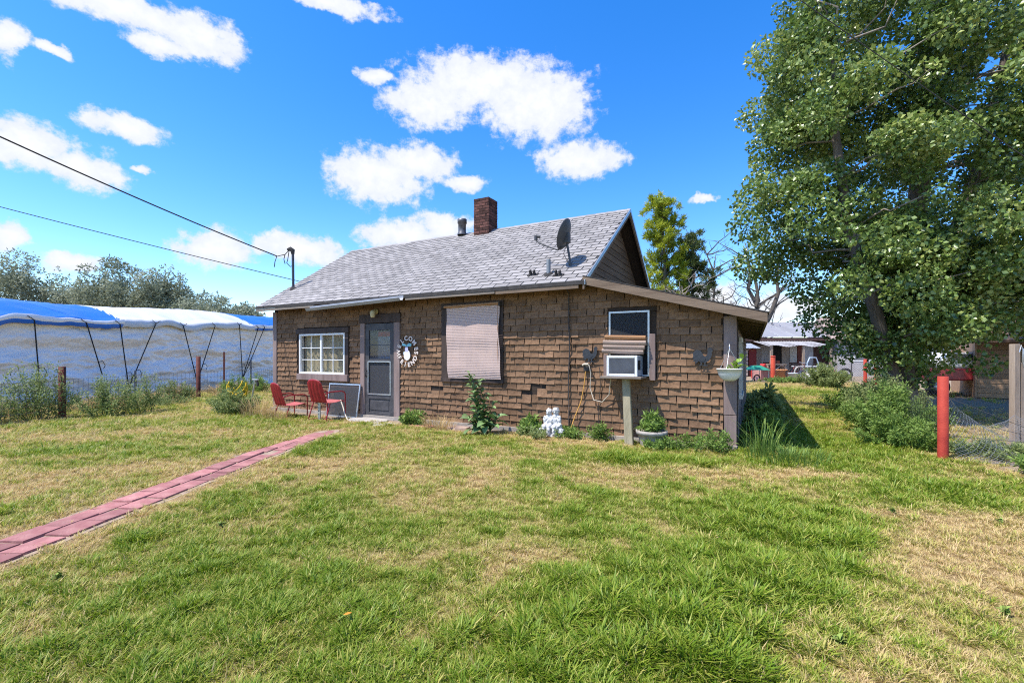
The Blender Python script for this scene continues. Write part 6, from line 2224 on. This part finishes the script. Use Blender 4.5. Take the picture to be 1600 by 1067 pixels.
# radial sampling with density falling off with distance
uu = rg.uniform(0, 1, N_TRY)
r_in, r_out = 1.0, RMAX
rad = (np.sqrt(r_in) + uu * (np.sqrt(r_out) - np.sqrt(r_in))) ** 2
ang = rg.uniform(-1.05, 1.05, N_TRY)
for r_, a_ in zip(rad, ang):
    x, y = r_ * math.sin(a_), r_ * math.cos(a_)
    if r_ < 3.0 and rg.random() > (r_ / 3.0) ** 1.0 * 1.0:
        continue
    hx, hy = h_local(x, y)
    if XL - .1 < hx < .05 and -.07 < hy < 10.1:
        continue
    if y < 8.5 and abs(x + 3.63 - (y - 3.2) * .044) < .22 and rg.random() > .05:
        continue
    if x < -13.4 + .21 * (y - 12.3):
        continue
    if y > 27:
        continue
    dt = dirtness(x, y)
    if rg.random() < dt * 1.02:
        continue
    dr_ = dryness(x, y)
    s = .72 + .6 * max(0, .5 - dr_) + .12 * max(0, r_ - 4) ** .8
    lush = max(0.0, 1.1 * blob(x, y, 2.2, 3.75, 1.1, .8), 1.1 * blob(x, y, .9, 2.4, 1.3, .9, .3), blob(x, y, 1.6, 2.9, .9, .6), .8 * blob(x, y, 1.7, 5.9, 1.4, .5, -.3), .7 * blob(x, y, 4.6, 4.7, 1.1, .6), .6 * blob(x, y, -2.6, 2.1, .7, .6))
    cl_ = fbm(x + 7, y - 3, 7.5, 2) + .5 * fbm(x - 4, y + 8, 3.2, 2)
    s *= max(.55, 1 + .5 * cl_)
    dr_ = dr_ - .32 * cl_
    s *= 1 + .6 * lush
    if dr_ > .75:
        s *= .9
    gp.append((x, y, ground_z(x, y) - .004))
    gdry.append(min(1, max(0, dr_ + rg.normal(0, .19) - .12 * lush)))
    gsc.append(s * rg.uniform(.65, 1.3))
    grot.append((rg.normal(0, .18), rg.normal(0, .18), rg.uniform(0, 6.283)))
pm = bpy.data.meshes.new('lawn_grass')
pm.vertices.add(len(gp))
pm.vertices.foreach_set('co', np.array(gp, np.float32).ravel())
for nm_, dat in (('dry', gdry), ('sc', gsc)):
    pm.attributes.new(nm_, 'FLOAT', 'POINT').data.foreach_set('value', np.array(dat, np.float32))
pm.attributes.new('rot', 'FLOAT_VECTOR', 'POINT').data.foreach_set('vector', np.array(grot, np.float32).ravel())
pm.update()
lawn = bpy.data.objects.new('lawn_grass', pm)
COL.objects.link(lawn)
tag(lawn, 'patchy green and straw coloured lawn grass', 'grass', kind='stuff')
ng = bpy.data.node_groups.new('grass_scatter', 'GeometryNodeTree')
ng.interface.new_socket('Geometry', in_out='INPUT', socket_type='NodeSocketGeometry')
ng.interface.new_socket('Geometry', in_out='OUTPUT', socket_type='NodeSocketGeometry')
gi, go = ng.nodes.new('NodeGroupInput'), ng.nodes.new('NodeGroupOutput')
m2p = ng.nodes.new('GeometryNodeMeshToPoints')
iop = ng.nodes.new('GeometryNodeInstanceOnPoints')
ci = ng.nodes.new('GeometryNodeCollectionInfo')
ci.inputs['Collection'].default_value = tufts
ci.inputs['Separate Children'].default_value = True
ci.inputs['Reset Children'].default_value = True


def named(nm_, ty):
    n = ng.nodes.new('GeometryNodeInputNamedAttribute')
    n.data_type = ty
    n.inputs['Name'].default_value = nm_
    return n.outputs['Attribute']


ng.links.new(gi.outputs[0], m2p.inputs['Mesh'])
ng.links.new(m2p.outputs[0], iop.inputs['Points'])
ng.links.new(ci.outputs[0], iop.inputs['Instance'])
iop.inputs['Pick Instance'].default_value = True
ng.links.new(named('sc', 'FLOAT'), iop.inputs['Scale'])
e2r = ng.nodes.new('FunctionNodeEulerToRotation')
ng.links.new(named('rot', 'FLOAT_VECTOR'), e2r.inputs[0])
ng.links.new(e2r.outputs[0], iop.inputs['Rotation'])
ng.links.new(iop.outputs[0], go.inputs[0])
lawn.modifiers.new('scatter', 'NODES').node_group = ng

# ------------------------------------------------------------------ parts of the house that carry sub-parts become meshes themselves
MAIN = {'roof': 'roof_deck', 'lean_to_roof': 'roof_deck', 'door': 'door_leaf', 'window': 'pane', 'stove_pipe': 'flue', 'chimney': 'mortar_core'}
for e in [c for c in house.children if c.type == 'EMPTY']:
    kind_ = e.name.split('.')[0]
    main = next(c for c in e.children if c.name.split('.')[0] == MAIN[kind_])
    kids = [c for c in e.children if c is not main]
    main.parent = house
    for c in kids:
        c.parent = main
    bpy.data.objects.remove(e)
    main.name = kind_
